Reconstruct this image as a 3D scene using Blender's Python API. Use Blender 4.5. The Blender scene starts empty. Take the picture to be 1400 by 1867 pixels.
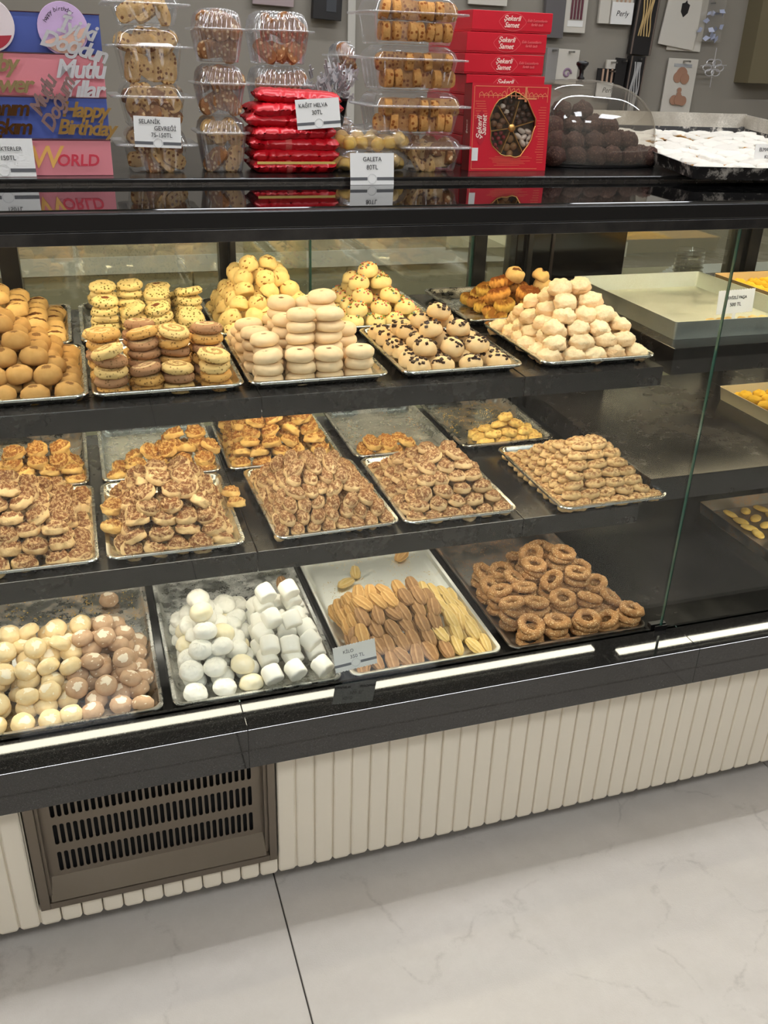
import bpy, bmesh, math, random
import numpy as np
from mathutils import Vector, Matrix, noise, Euler
random.seed(7)
PI = math.pi
sc = bpy.context.scene
COL = sc.collection

# ------------------------------------------------------------------ camera
cam_d = bpy.data.cameras.new('camera'); cam = bpy.data.objects.new('camera', cam_d); COL.objects.link(cam)
sc.camera = cam
cam_d.sensor_fit = 'VERTICAL'; cam_d.sensor_height = 24.0; cam_d.lens = 24.0 * 1655.0 / 1867.0
cam_d.clip_start = 0.02; cam_d.clip_end = 60
RW = np.array([[0.95172366, -0.11048646, 0.2863823], [-0.30535996, -0.43580657, 0.84665692], [0.03126316, -0.8932331, -0.44850556]])
mw = Matrix.Identity(4)
for i in range(3):
    mw[i][0] = RW[i][0]; mw[i][1] = -RW[i][1]; mw[i][2] = -RW[i][2]
mw[2][3] = 1.5
cam.matrix_world = mw

# ------------------------------------------------------------------ world, exposure
w = bpy.data.worlds.new('world'); sc.world = w; w.use_nodes = True
w.node_tree.nodes['Background'].inputs[0].default_value = (0.9, 0.87, 0.8, 1)
w.node_tree.nodes['Background'].inputs[1].default_value = 0.05
sc.view_settings.view_transform = 'Standard'; sc.view_settings.look = 'None'
sc.view_settings.gamma = 1; sc.view_settings.use_curve_mapping = False
sc.view_settings.exposure = 0.0
LED_TOP, LED_MID, LED_LOW = 34.0, 26.0, 15.0
FILL_FRONT = 30.0      # added fill strips; the three above: under counter, top shelf, middle shelf
CEIL_E, CEIL_STRIP = 16.5, 38.0

# ------------------------------------------------------------------ materials
def lin(c):
    return tuple((x / 12.92 if x <= 0.04045 else ((x + 0.055) / 1.055) ** 2.4) for x in [v / 255.0 for v in c]) + (1,)
MATS = {}
class NT:
    def __init__(s, name):
        s.m = bpy.data.materials.new(name); s.m.use_nodes = True; s.t = s.m.node_tree
        s.b = s.t.nodes['Principled BSDF']; s.out = s.t.nodes['Material Output']
    def n(s, typ, **k):
        x = s.t.nodes.new(typ)
        for a, v in k.items(): setattr(x, a, v)
        return x
    def l(s, a, b): s.t.links.new(a, b)
    def math(s, op, a, b=None, c=None):
        x = s.n('ShaderNodeMath', operation=op)
        for i, v in enumerate((a, b, c)):
            if v is None: continue
            if isinstance(v, (int, float)): x.inputs[i].default_value = v
            else: s.l(v, x.inputs[i])
        return x.outputs[0]
    def mix(s, f, a, b, bt='MIX'):
        x = s.n('ShaderNodeMix', data_type='RGBA', blend_type=bt)
        for i, v in ((0, f), (6, a), (7, b)):
            if isinstance(v, (int, float, tuple)): x.inputs[i].default_value = v
            else: s.l(v, x.inputs[i])
        return x.outputs[2]
    def coords(s, rnd=True):
        tc = s.n('ShaderNodeTexCoord'); oi = s.n('ShaderNodeObjectInfo')
        if not rnd: return tc.outputs['Object'], oi
        v = s.n('ShaderNodeVectorMath', operation='ADD'); s.l(tc.outputs['Object'], v.inputs[0])
        m = s.n('ShaderNodeVectorMath', operation='SCALE'); m.inputs[0].default_value = (3.1, 5.7, 2.3); s.l(oi.outputs['Random'], m.inputs['Scale'])
        s.l(m.outputs[0], v.inputs[1]); return v.outputs[0], oi
    def noise(s, co, scale, detail=3, rough=.6):
        x = s.n('ShaderNodeTexNoise'); x.inputs['Scale'].default_value = scale; x.inputs['Detail'].default_value = detail
        x.inputs['Roughness'].default_value = rough; s.l(co, x.inputs['Vector']); return x.outputs['Fac']
    def specks(s, co, scale, dens=.55, size=.32):
        v = s.n('ShaderNodeTexVoronoi'); v.inputs['Scale'].default_value = scale; s.l(co, v.inputs['Vector']); c = s.n('ShaderNodeSeparateColor'); s.l(v.outputs['Color'], c.inputs[0])
        return s.math('MULTIPLY', s.ramp(v.outputs['Distance'], size + .12, size - .02), s.math('GREATER_THAN', c.outputs[0], 1 - dens))
    def ramp(s, f, p0, p1):
        x = s.n('ShaderNodeMapRange'); s.l(f, x.inputs[0]); x.inputs[1].default_value = p0; x.inputs[2].default_value = p1
        return x.outputs[0]
    def bump(s, h, strength, dist):
        x = s.n('ShaderNodeBump'); x.inputs['Strength'].default_value = strength; x.inputs['Distance'].default_value = dist
        s.l(h, x.inputs['Height']); s.l(x.outputs[0], s.b.inputs['Normal'])

def plain(name, col, rough=.6, metal=0., emit=None, es=0., var=0., spec=None, coat=0.):
    if name in MATS: return MATS[name]
    k = NT(name); k.b.inputs['Base Color'].default_value = lin(col); k.b.inputs['Roughness'].default_value = rough
    k.b.inputs['Metallic'].default_value = metal
    if spec is not None: k.b.inputs['Specular IOR Level'].default_value = spec
    if coat: k.b.inputs['Coat Weight'].default_value = coat
    if emit: k.b.inputs['Emission Color'].default_value = lin(emit); k.b.inputs['Emission Strength'].default_value = es
    if var:
        co, oi = k.coords(); f = k.noise(co, 18); c2 = tuple(x * (1 - var) for x in lin(col)[:3]) + (1,)
        k.l(k.mix(f, c2, lin(col)), k.b.inputs['Base Color'])
    MATS[name] = k.m; return k.m

def dough(name, c1, c2, top=None, tn=(0.3, 0.6), tscale=160, rough=.8, bump=.5, bdist=.0009, bscale=500, scale=70, vary=.16, crumbly=False, speck=None, sp=(.62, .68), spscale=220):
    """baked dough: two mottled tones, a topping where the mesh attribute 'mask' says so, a little spread from piece to piece"""
    k = NT(name); co, oi = k.coords()
    base = k.mix(k.ramp(k.noise(co, scale), .3, .7), lin(c1), lin(c2))
    if speck:
        base = k.mix(k.specks(co, spscale), base, lin(speck))
    if top:
        a = k.n('ShaderNodeAttribute', attribute_name='mask'); n = k.noise(co, tscale, 2)
        f = k.ramp(k.math('ADD', k.math('MULTIPLY', a.outputs['Fac'], .62), k.math('MULTIPLY', n, .5)), *tn)
        tcol = k.mix(k.ramp(k.noise(co, 190, 3, .7), .48, .58), lin(top), lin(tuple(int(a * .62 + b_ * .38) for a, b_ in zip(c1, top)))) if crumbly else lin(top)
        base = k.mix(f, base, tcol)
    hv = k.n('ShaderNodeHueSaturation'); k.l(base, hv.inputs['Color'])
    k.l(k.math('ADD', k.math('MULTIPLY', oi.outputs['Random'], vary), 1 - vary / 2), hv.inputs['Value'])
    k.l(hv.outputs[0], k.b.inputs['Base Color']); k.b.inputs['Roughness'].default_value = rough
    k.b.inputs['Specular IOR Level'].default_value = .25
    k.b.inputs['Subsurface Weight'].default_value = 0.0
    k.bump(k.noise(co, bscale, 3, .7), bump, bdist)
    MATS[name] = k.m; return k.m

def glassy(name, tint=(1, 1, 1), f0=.04, rough=0.0, veil=0.0, veilcol=(.9, .9, .9), gain=1.0):
    k = NT(name); t = k.t
    lw = k.n('ShaderNodeNewGeometry'); d = k.n('ShaderNodeVectorMath', operation='DOT_PRODUCT')
    k.l(lw.outputs['Normal'], d.inputs[0]); k.l(lw.outputs['Incoming'], d.inputs[1])
    fac = k.math('SUBTRACT', 1.0, k.math('ABSOLUTE', d.outputs['Value']))
    fr = k.math('ADD', k.math('MULTIPLY', k.math('POWER', fac, 5.0), (1 - f0) * gain), f0)
    tr = k.n('ShaderNodeBsdfTransparent'); tr.inputs[0].default_value = tint + (1,)
    gl = k.n('ShaderNodeBsdfGlossy'); gl.inputs['Roughness'].default_value = rough; gl.inputs[0].default_value = (1, 1, 1, 1)
    m = k.n('ShaderNodeMixShader'); k.l(fr, m.inputs[0]); k.l(tr.outputs[0], m.inputs[1]); k.l(gl.outputs[0], m.inputs[2])
    o = m.outputs[0]
    if veil:
        df = k.n('ShaderNodeBsdfDiffuse'); df.inputs[0].default_value = veilcol + (1,)
        m2 = k.n('ShaderNodeMixShader'); m2.inputs[0].default_value = veil; k.l(o, m2.inputs[1]); k.l(df.outputs[0], m2.inputs[2]); o = m2.outputs[0]
    k.l(o, k.out.inputs['Surface']); MATS[name] = k.m; return k.m

def emis(name, col, s):
    k = NT(name); e = k.n('ShaderNodeEmission'); e.inputs[0].default_value = lin(col); e.inputs[1].default_value = s
    k.l(e.outputs[0], k.out.inputs['Surface']); MATS[name] = k.m; return k.m

def m_floor():
    k = NT('stone_tile'); tc = k.n('ShaderNodeTexCoord'); co = tc.outputs['Object']
    n1 = k.noise(co, 2.2, 6, .6); n2 = k.noise(co, 9, 8, .75); n3 = k.noise(co, 330, 2, .5)
    base = k.mix(k.ramp(n1, .3, .7), lin((190, 183, 172)), lin((203, 196, 186)))
    base = k.mix(k.math('MULTIPLY', k.ramp(n2, .42, .75), .35), base, lin((172, 164, 152)))
    # thin wandering veins
    dw = k.n('ShaderNodeVectorMath', operation='ADD'); k.l(co, dw.inputs[0])
    nn = k.n('ShaderNodeTexNoise'); nn.inputs['Scale'].default_value = 3.0; nn.inputs['Detail'].default_value = 6; k.l(co, nn.inputs['Vector'])
    sc_ = k.n('ShaderNodeVectorMath', operation='SCALE'); k.l(nn.outputs['Color'], sc_.inputs[0]); sc_.inputs['Scale'].default_value = .55; k.l(sc_.outputs[0], dw.inputs[1])
    vo = k.n('ShaderNodeTexVoronoi', feature='DISTANCE_TO_EDGE'); vo.inputs['Scale'].default_value = 2.6; k.l(dw.outputs[0], vo.inputs['Vector'])
    vein = k.math('MULTIPLY', k.ramp(vo.outputs['Distance'], .022, .0), k.ramp(n2, .45, .6))
    base = k.mix(k.math('MULTIPLY', vein, .30), base, lin((128, 120, 108)))
    k.l(base, k.b.inputs['Base Color']); k.b.inputs['Roughness'].default_value = .42; k.b.inputs['Specular IOR Level'].default_value = .3
    k.bump(k.math('ADD', n3, k.math('MULTIPLY', n2, 2.0)), .25, .0012); MATS['stone_tile'] = k.m; return k.m

def m_granite():
    k = NT('black_granite'); tc = k.n('ShaderNodeTexCoord'); co = tc.outputs['Object']
    n = k.noise(co, 900, 2, .7); n2 = k.noise(co, 260, 2)
    b = k.mix(k.ramp(n, .6, .75), lin((30, 29, 28)), lin((92, 90, 87))); b = k.mix(k.math('MULTIPLY', k.ramp(n2, .55, .7), .5), b, lin((66, 64, 62)))
    k.l(b, k.b.inputs['Base Color']); k.l(k.math('ADD', .015, k.math('MULTIPLY', n2, .05)), k.b.inputs['Roughness'])
    k.b.inputs['Specular IOR Level'].default_value = .75; MATS['black_granite'] = k.m; return k.m

def m_steel(name, col=(216, 217, 214), rough=.25, dirt=None, dp=(.5, .62), dscale=14, dcol2=None, amount=1.0):
    k = NT(name); tc = k.n('ShaderNodeTexCoord'); co = tc.outputs['Object']
    n = k.noise(co, 30, 4); k.b.inputs['Metallic'].default_value = 1
    r = k.math('ADD', rough - .06, k.math('MULTIPLY', n, .16)); k.b.inputs['Base Color'].default_value = lin(col)
    if dirt:
        d = k.math('MULTIPLY', k.math('MULTIPLY', k.ramp(k.noise(co, dscale, 7, .72), *dp), k.ramp(k.noise(co, 420, 2, .8), .35, .6)), amount)
        k.l(k.mix(d, lin(col), lin(dirt)), k.b.inputs['Base Color']); k.l(k.math('SUBTRACT', 1.0, d), k.b.inputs['Metallic'])
        r = k.math('ADD', r, k.math('MULTIPLY', d, .5))
    k.l(r, k.b.inputs['Roughness']); MATS[name] = k.m; return k.m

def m_dark(name, col, rough, smear=.5, sc_=6, scol=(120, 112, 102), spec=.5):
    k = NT(name); tc = k.n('ShaderNodeTexCoord'); co = tc.outputs['Object']
    n = k.noise(co, sc_, 8, .7); f = k.math('MULTIPLY', k.ramp(n, .48, .8), smear)
    k.l(k.mix(f, lin(col), lin(scol)), k.b.inputs['Base Color']); k.l(k.math('ADD', rough, k.math('MULTIPLY', f, .6)), k.b.inputs['Roughness'])
    k.b.inputs['Specular IOR Level'].default_value = spec; MATS[name] = k.m; return k.m

def m_swirl(name, outer, inner, turns=70., speck=(110, 84, 50)):
    k = NT(name); tc = k.n('ShaderNodeTexCoord'); co = tc.outputs['Object']; cr, oi = k.coords()
    s = k.n('ShaderNodeSeparateXYZ'); k.l(co, s.inputs[0])
    th = k.math('ARCTAN2', s.outputs[1], s.outputs[0]); r = k.math('SQRT', k.math('ADD', k.math('POWER', s.outputs[0], 2.), k.math('POWER', s.outputs[1], 2.)))
    ph = k.math('FRACT', k.math('ADD', k.math('MULTIPLY', r, turns), k.math('DIVIDE', th, 2 * PI)))
    top = k.math('MULTIPLY', k.math('GREATER_THAN', s.outputs[2], .0135), k.math('LESS_THAN', r, .0215))
    f = k.math('MULTIPLY', k.math('LESS_THAN', ph, .45), top)
    b = k.mix(f, lin(outer), lin(inner))
    if speck: b = k.mix(k.math('MULTIPLY', k.specks(cr, 230, .4), .8), b, lin(speck))
    hv = k.n('ShaderNodeHueSaturation'); k.l(b, hv.inputs['Color']); k.l(k.math('ADD', .9, k.math('MULTIPLY', oi.outputs['Random'], .2)), hv.inputs['Value'])
    k.l(hv.outputs[0], k.b.inputs['Base Color']); k.b.inputs['Roughness'].default_value = .85; k.b.inputs['Specular IOR Level'].default_value = .2
    k.bump(k.noise(cr, 380, 3, .7), .6, .001); MATS[name] = k.m; return k.m

# ------------------------------------------------------------------ object helpers
def tag(o, label, cat, group=None, kind=None):
    if label: o['label'] = label
    if cat: o['category'] = cat
    if group: o['group'] = group
    if kind: o['kind'] = kind
    return o
def thing(name, label, cat, loc=(0, 0, 0), rot=(0, 0, 0), group=None):
    o = bpy.data.objects.new(name, None); COL.objects.link(o); o.location = loc; o.rotation_euler = rot; o.empty_display_size = .05
    return tag(o, label, cat, group)
def link(name, me, parent=None, loc=(0, 0, 0), rot=(0, 0, 0)):
    o = bpy.data.objects.new(name, me); COL.objects.link(o); o.location = loc; o.rotation_euler = rot
    if parent is not None: o.parent = parent
    return o
def setmats(me, mats):
    for m in (mats if isinstance(mats, (list, tuple)) else [mats]): me.materials.append(m)
def mesh(name, V, F, mats, smooth=True, mask=None, fm=None):
    me = bpy.data.meshes.new(name); me.from_pydata([tuple(map(float, v)) for v in V], [], [tuple(map(int, f)) for f in F])
    setmats(me, mats)
    if smooth: me.polygons.foreach_set('use_smooth', [True] * len(me.polygons))
    if mask is not None:
        a = me.attributes.new('mask', 'FLOAT', 'POINT'); a.data.foreach_set('value', [float(x) for x in mask])
    if fm is not None: me.polygons.foreach_set('material_index', fm)
    me.update(); return me
class BM:
    """collects shapes of one part"""
    def __init__(s): s.V = []; s.F = []; s.M = []
    def add(s, V, F, mi=0):
        o = len(s.V); s.V += [tuple(v) for v in V]; s.F += [tuple(i + o for i in f) for f in F]; s.M += [mi] * len(F); return s
    def box(s, x0, x1, y0, y1, z0, z1, mi=0, M=None, bev=0.0):
        if bev:
            b = bmesh.new(); bmesh.ops.create_cube(b, size=1)
            for v in b.verts: v.co = Vector(((x0 + x1) / 2 + v.co.x * (x1 - x0), (y0 + y1) / 2 + v.co.y * (y1 - y0), (z0 + z1) / 2 + v.co.z * (z1 - z0)))
            bmesh.ops.bevel(b, geom=b.edges[:], offset=bev, segments=2, affect='EDGES', profile=.5)
            V = [v.co.copy() for v in b.verts]; b.verts.index_update(); F = [[v.index for v in f.verts] for f in b.faces]; b.free()
        else:
            V = [Vector(p) for p in ((x0, y0, z0), (x1, y0, z0), (x1, y1, z0), (x0, y1, z0), (x0, y0, z1), (x1, y0, z1), (x1, y1, z1), (x0, y1, z1))]
            F = [(0, 3, 2, 1), (4, 5, 6, 7), (0, 1, 5, 4), (1, 2, 6, 5), (2, 3, 7, 6), (3, 0, 4, 7)]
        if M is not None: V = [M @ v for v in V]
        return s.add(V, F, mi)
    def loops(s, L, mi=0, cap0=True, cap1=True, M=None):
        n = len(L[0]); V = [Vector(p) for l in L for p in l]; F = []
        for k in range(len(L) - 1):
            for i in range(n):
                j = (i + 1) % n; F.append((k * n + i, k * n + j, (k + 1) * n + j, (k + 1) * n + i))
        if cap0: F.append(tuple(reversed(range(n))))
        if cap1: F.append(tuple(range((len(L) - 1) * n, len(L) * n)))
        if M is not None: V = [M @ v for v in V]
        return s.add(V, F, mi)
    def tube(s, pts, r, n=8, mi=0, closed=False):
        pts = [Vector(p) for p in pts]; L = []
        for i, p in enumerate(pts):
            a = pts[max(i - 1, 0)]; b = pts[min(i + 1, len(pts) - 1)]; d = (b - a).normalized()
            u = d.orthogonal().normalized() if i == 0 else (u - d * u.dot(d)).normalized()
            v = d.cross(u); rr = r[i] if isinstance(r, (list, tuple)) else r
            L.append([p + (u * math.cos(t) + v * math.sin(t)) * rr for t in [2 * PI * q / n for q in range(n)]])
        return s.loops(L, mi)
    def lathe(s, prof, n=24, mi=0, M=None):
        return s.loops([[(r * math.cos(2 * PI * i / n), r * math.sin(2 * PI * i / n), z) for i in range(n)] for r, z in prof], mi, True, True, M)
    def build(s, name, mats, parent=None, smooth=False, loc=(0, 0, 0), rot=(0, 0, 0), ang=None):
        me = mesh(name, s.V, s.F, mats, smooth, fm=s.M)
        if ang: 
            me.polygons.foreach_set('use_smooth', [True] * len(me.polygons)); me.set_sharp_from_angle(angle=ang)
        return link(name, me, parent, loc, rot)
def rrect(x0, x1, y0, y1, r, z, n=5, rip=0., nr=0):
    P = []
    for cx, cy, a in ((x1 - r, y0 + r, -PI / 2), (x1 - r, y1 - r, 0), (x0 + r, y1 - r, PI / 2), (x0 + r, y0 + r, PI)):
        for i in range(n + 1):
            t = a + PI / 2 * i / n; P.append((cx + r * math.cos(t), cy + r * math.sin(t), z))
    return P
def text(body, size, mat, parent, loc, rot=(PI / 2, 0, 0), shear=0., ext=.0002, align='CENTER', name='lettering', off=0., sx=1.):
    c = bpy.data.curves.new(name, 'FONT'); c.body = body; c.size = size; c.shear = shear; c.extrude = ext; c.align_x = align; c.align_y = 'CENTER'
    c.offset = off; c.resolution_u = 3; c.materials.append(mat)
    o = bpy.data.objects.new(name, c); COL.objects.link(o); o.location = loc; o.rotation_euler = rot; o.scale = (sx, 1, 1)
    if parent is not None: o.parent = parent
    return o

# common materials
M_steel = m_steel('tray_steel'); M_floury = m_steel('floury_steel', col=(170, 170, 166), dirt=(236, 234, 226), dp=(.47, .60), dscale=12, amount=.75)
M_crumby = m_steel('crumb_steel', col=(178, 176, 170), dirt=(196, 160, 112), dp=(.5, .62), dscale=16, amount=.9)
M_sesame = m_steel('sesame_steel', col=(118, 114, 108), rough=.3, dirt=(170, 120, 72), dp=(.46, .64), dscale=12, amount=.8)
M_pan = m_steel('dull_pan', col=(206, 212, 204), rough=.45, dirt=(196, 198, 186), dp=(.35, .6), dscale=9, amount=.5)
M_brushed = m_steel('brushed_grille', col=(118, 110, 100), rough=.3)
M_granite = m_granite(); M_floor = m_floor()
M_case = m_dark('case_black', (24, 23, 23), .3, .25); M_shelf = m_dark('shelf_dark', (25, 22, 21), .2, .45, 5, (96, 88, 80))
M_deck = m_dark('deck_dark', (30, 29, 28), .16, .3, 4, (112, 106, 98)); M_top = m_dark('black_glass', (9, 9, 9), .03, .0, spec=.9)
M_panelblk = m_dark('gloss_black', (14, 13, 13), .12, .1)
M_plank = plain('cream_paint', (226, 217, 198), .45, var=.03); M_grout = plain('grout', (70, 66, 60), .9)
M_glass = glassy('pane_glass', (.965, .985, .972), .022); M_edge = plain('glass_edge', (52, 92, 82), .15, spec=.8); M_rear = glassy('rear_glass', (.93, .95, .89), .15, veil=.05, veilcol=(.7, .68, .52))
M_rim = glassy('plastic_rim', (.94, .94, .94), .12, .08, veil=.22, veilcol=(.85, .84, .82))
M_rib = glassy('ribbed_plastic', (.92, .92, .92), .2, .07, veil=.08)
M_plastic = glassy('clear_plastic', (.94, .94, .94), .10, .05, veil=.05, gain=1.); M_film = glassy('bag_film', (.95, .94, .92), .09, .15, veil=.06)
M_dome = glassy('dome_plastic', (.9, .88, .84), .06, .02, veil=.07, veilcol=(.62, .56, .47))
M_wall = plain('taupe_wall', (148, 141, 130), .7, var=.05); M_white = plain('white_paint', (226, 222, 212), .6); M_black = plain('black_plastic', (18, 17, 17), .3)
M_paper = plain('tag_paper', (240, 238, 233), .55); M_ink = plain('ink', (38, 36, 38), .6); M_grey = plain('grey_band', (98, 98, 100), .6); M_lgrey = plain('light_grey_print', (170, 170, 170), .6)
M_red = plain('red_carton', (212, 28, 48), .32, var=.06); M_reddk = plain('red_carton_side', (168, 16, 30), .35); M_gold = plain('gold_foil', (214, 164, 92), .28, .75); M_cream = plain('cream_print', (250, 226, 210), .6)
M_redfoil = plain('red_foil', (206, 18, 34), .34, .05, spec=.8); M_silver = plain('silver_mirror', (214, 212, 214), .3, .55); M_goldm = plain('gold_mirror', (186, 146, 82), .26, .65)

# ------------------------------------------------------------------ floor
fl = BM().box(-3.2, 4.2, -2.6, 3.5, -.05, -.004).build('floor', M_grout); fl['kind'] = 'structure'
TX = [-2.1695, -.9665, .2365, 1.4395, 2.6425]; TY = [-2.35, -1.147, .056, 1.259]
for i in range(-1, 4):
    for j in range(-1, 4):
        x0 = .2365 + (i - 1) * 1.203; y0 = -.455 + (j - 0) * 1.203 - 1.2
        if x0 > 3.2 or y0 > 3.4 or y0 < -2.4: continue
        x1 = min(x0 + 1.2, 4.2); y1 = min(y0 + 1.2, 3.5)
        b = BM(); b.loops([rrect(x0, x1, y0, y1, .001, -.004, 1), rrect(x0, x1, y0, y1, .001, -.0008, 1), rrect(x0 + .001, x1 - .001, y0 + .001, y1 - .001, .001, 0, 1)])
        b.build('tile', M_floor, fl)

# ------------------------------------------------------------------ room
for nm, a in (('wall_back', (-3.2, 4.2, 3.45, 3.5, 0, 2.8)), ('wall_front', (-3.2, 4.2, -2.65, -2.6, 0, 2.8)), ('wall_left', (-3.25, -3.2, -2.65, 3.5, 0, 2.8)), ('wall_right', (4.2, 4.25, -2.65, 3.5, 0, 2.8))):
    o = BM().box(*a).build(nm, M_wall); o['kind'] = 'structure'
o = BM().box(-3.25, 4.25, -2.65, 3.5, 2.8, 2.85).build('ceiling', M_white); o['kind'] = 'structure'
o = BM().box(.968, .995, 3.436, 3.45, .9, 2.8).build('trim_1', plain('pale_trim', (196, 192, 182), .5)); o['kind'] = 'structure'
M_ceil = emis('ceiling_led', (247, 250, 255), CEIL_E); M_strip = emis('ceiling_strip', (247, 250, 255), CEIL_STRIP)
M_lampbody = plain('lamp_white', (235, 235, 232), .5)
def lamp(label, x0, x1, y0, y1, m, grp=None):
    t = thing('ceiling_light', label, 'lamp', ((x0 + x1) / 2, (y0 + y1) / 2, 2.8), group=grp); hx, hy = (x1 - x0) / 2, (y1 - y0) / 2
    BM().box(-hx - .015, hx + .015, -hy - .015, hy + .015, -.03, 0).build('housing', M_lampbody, t)
    BM().box(-hx, hx, -hy, hy, -.034, -.0305).build('diffuser', m, t)
lamp('long slim ceiling light running above the counter', -1.6, 3.2, 1.40, 1.48, M_strip)
for i, (x, y) in enumerate([(-1.2, -.5), (.6, -.5), (2.4, -.5), (-.3, -1.9), (1.5, -1.9)]):
    lamp('square ceiling light over the shop floor, ' + ['first from the west wall', 'above the customer', 'nearest the east wall', 'western one of the rear pair', 'eastern one of the rear pair'][i], x - .3, x + .3, y - .3, y + .3, M_ceil, 'square ceiling lights')
lamp('ceiling light over the aisle behind the case', .2, 1.7, 2.6, 2.72, M_ceil)

# ------------------------------------------------------------------ display case
XL, XR = -1.4, 2.6
g0, g1 = -.198, .232
case = thing('display_case', 'long black pastry display case with cream plank front standing on tiled floor', 'display case', (0, 0, 0))
b = BM(); b.box(XL, g0, 1.2855, 1.299, .05, .375); b.box(g1, XR, 1.2855, 1.299, .05, .375); b.box(g0, g1, 1.2855, 1.299, .05, .100); b.build('front_backing', plain('backing_board', (150, 142, 126), .8), case)  # one even greyer tone on the board behind the planks
BM().box(XL, XR, 1.33, 2.1, 0, .06).build('toe_kick', M_black, case)
BM().box(XL, XR, 1.30, 2.14, .06, .42).build('lower_body', M_case, case)
# planks: rounded front edges, butted with a bead between
pitch = .0367
pm = {}
def plank_mesh(z1, z0=.058):
    key = (round(z0, 3), round(z1, 3))
    if key in pm: return pm[key]
    wdt = .0346; r = .0035; P = []
    for x, y in ((-wdt / 2, .014), (-wdt / 2, r), (-wdt / 2 + r * .3, r * .3), (-wdt / 2 + r, 0), (wdt / 2 - r, 0), (wdt / 2 - r * .3, r * .3), (wdt / 2, r), (wdt / 2, .014)): P.append((x, y))
    b = BM(); s = [(p[0] * .82, p[1] + (.002 if p[1] < .01 else 0)) for p in P]
    b.loops([[(x, y, z0) for x, y in s], [(x, y, z0 + .006) for x, y in P], [(x, y, z1) for x, y in P]]); me = mesh('plank', b.V, b.F, M_plank, False); pm[key] = me; return me
i0 = int((XL + .02 - .236) / pitch)
for i in range(i0, 62):
    xc = .236 + pitch * (i + .5)
    if xc > XR - .02: break
    if xc + .0183 > g0 + .003 and xc - .0183 < g1 - .003:
        link('plank', plank_mesh(.100), case, (xc, 1.267, 0))
    else:
        link('plank', plank_mesh(.378), case, (xc, 1.267, 0))
        if (i % 3) == 0: link('bead', mesh('bead', *(lambda b: (b.V, b.F))(BM().box(-.0012, .0012, 0, .008, .06, .378)), M_plank, False), case, (xc + pitch / 2, 1.2715, 0))
        else: BM().box(xc + pitch / 2 - .0011, xc + pitch / 2 + .0011, 1.2722, 1.279, .062, .378).build('bead', M_plank, case)
# deck, back frame
BM().box(XL, 1.047, 1.312, 2.14, .42, .435).build('deck', M_deck, case)
BM().box(1.050, 1.62, 1.312, 2.14, .42, .437).build('deck', M_deck, case)
BM().box(1.623, XR, 1.312, 2.14, .42, .437).build('deck', M_deck, case)
for x0, x1 in ((-.77, -.735), (-.168, -.128), (.300, .335), (.930, .963), (1.700, 1.728), (1.745, 1.782), (2.3, 2.34)):
    BM().box(x0, x1, 2.118, 2.16, .437, 1.255, bev=.002).build('mullion', M_case, case)
BM().box(1.035, 1.346, 2.10, 2.17, .437, 1.255, bev=.002).build('rear_panel', M_panelblk, case)
b = BM().box(1.130, 1.137, 2.095, 2.0995, .98, 1.25); b.build('panel_joint', plain('panel_joint', (42, 34, 32), .4), case)
BM().box(XL, XR, 2.118, 2.16, .437, .452).build('bottom_track', M_case, case)
BM().box(XL, XR, 2.118, 2.16, 1.235, 1.262).build('top_track', M_case, case)
for x0, x1, y in ((-.735, -.150, 2.132), (-.128, .300, 2.132), (.335, .93, 2.132), (.36, .51, 2.148), (.963, 1.035, 2.132), (1.346, 1.700, 2.132), (1.782, 2.3, 2.132)):
    b = BM().box(x0, x1, y, y + .005, .452, 1.235); b.build('sliding_pane', M_rear, case)
for x in (.512, .925): BM().box(x, x + .005, 2.128, 2.136, .452, 1.235).build('pane_edge', M_edge, case)
def pane(x0, x1):
    b = BM().box(x0, x1, 1.302, 1.308, .463, 1.279); b.M = [1, 1, 0, 1, 0, 1]; return b.build('front_pane', [M_glass, M_edge], case)
pane(XL + .02, 1.0495); pane(1.0515, XR - .02)
b = BM().box(1.034, 1.062, 1.300, 1.3015, .463, .475); b.box(1.03, 1.066, 1.309, 1.322, .463, .474, bev=.001); b.build('pane_clip', M_black, case)
for x0, x1 in ((XL, XL + .02), (XR - .02, XR)): BM().box(x0, x1, 1.30, 2.16, .42, 1.262).build('end_panel', M_case, case)
for x in (-.45, .32, 1.06, 1.95):      # shelf uprights at the back
    BM().box(x, x + .012, 2.085, 2.117, .435, 1.24).build('shelf_upright', M_case, case)

t = thing('granite_ledge', 'polished black granite ledge projecting below the front glass', 'ledge')
for x0, x1 in ((XL, .1815), (.1818, 1.0885), (1.0888, XR)):
    BM().box(x0, x1, 1.222, 1.315, .379, .463, bev=.0009).build('slab', M_granite, t)
# vent grille
t = thing('vent_grille', 'slotted stainless steel vent grille set into the cream plank front', 'grille', (.017, 1.262, .105))
b = BM(); W2, Hh = .2155, .273
for x0, x1, z0, z1 in ((-W2, -W2 + .017, 0, Hh), (W2 - .014, W2, 0, Hh), (-W2 + .017, W2 - .014, 0, .014)): b.box(x0, x1, -.004, .006, z0, z1, bev=.0008)
b.build('frame', M_brushed, t)
BM().box(-W2 + .017, -W2 + .022, .006, .03, .014, Hh).build('inner_reveal', M_brushed, t); BM().box(W2 - .02, W2 - .014, .006, .03, .014, Hh).build('inner_reveal', M_brushed, t)
# sloping polished lip along the bottom
b = BM(); x0, x1 = -W2 + .02, W2 - .02
b.add([(x0, -.002, .013), (x1, -.002, .013), (x1, .024, .05), (x0, .024, .05), (x0, .026, .049), (x1, .026, .049), (x1, 0, .012), (x0, 0, .012)], [(0, 1, 2, 3), (3, 2, 5, 4), (7, 4, 5, 6)]); b.build('bottom_lip', m_steel('polished_lip', (150, 142, 130), .12), t)
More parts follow.
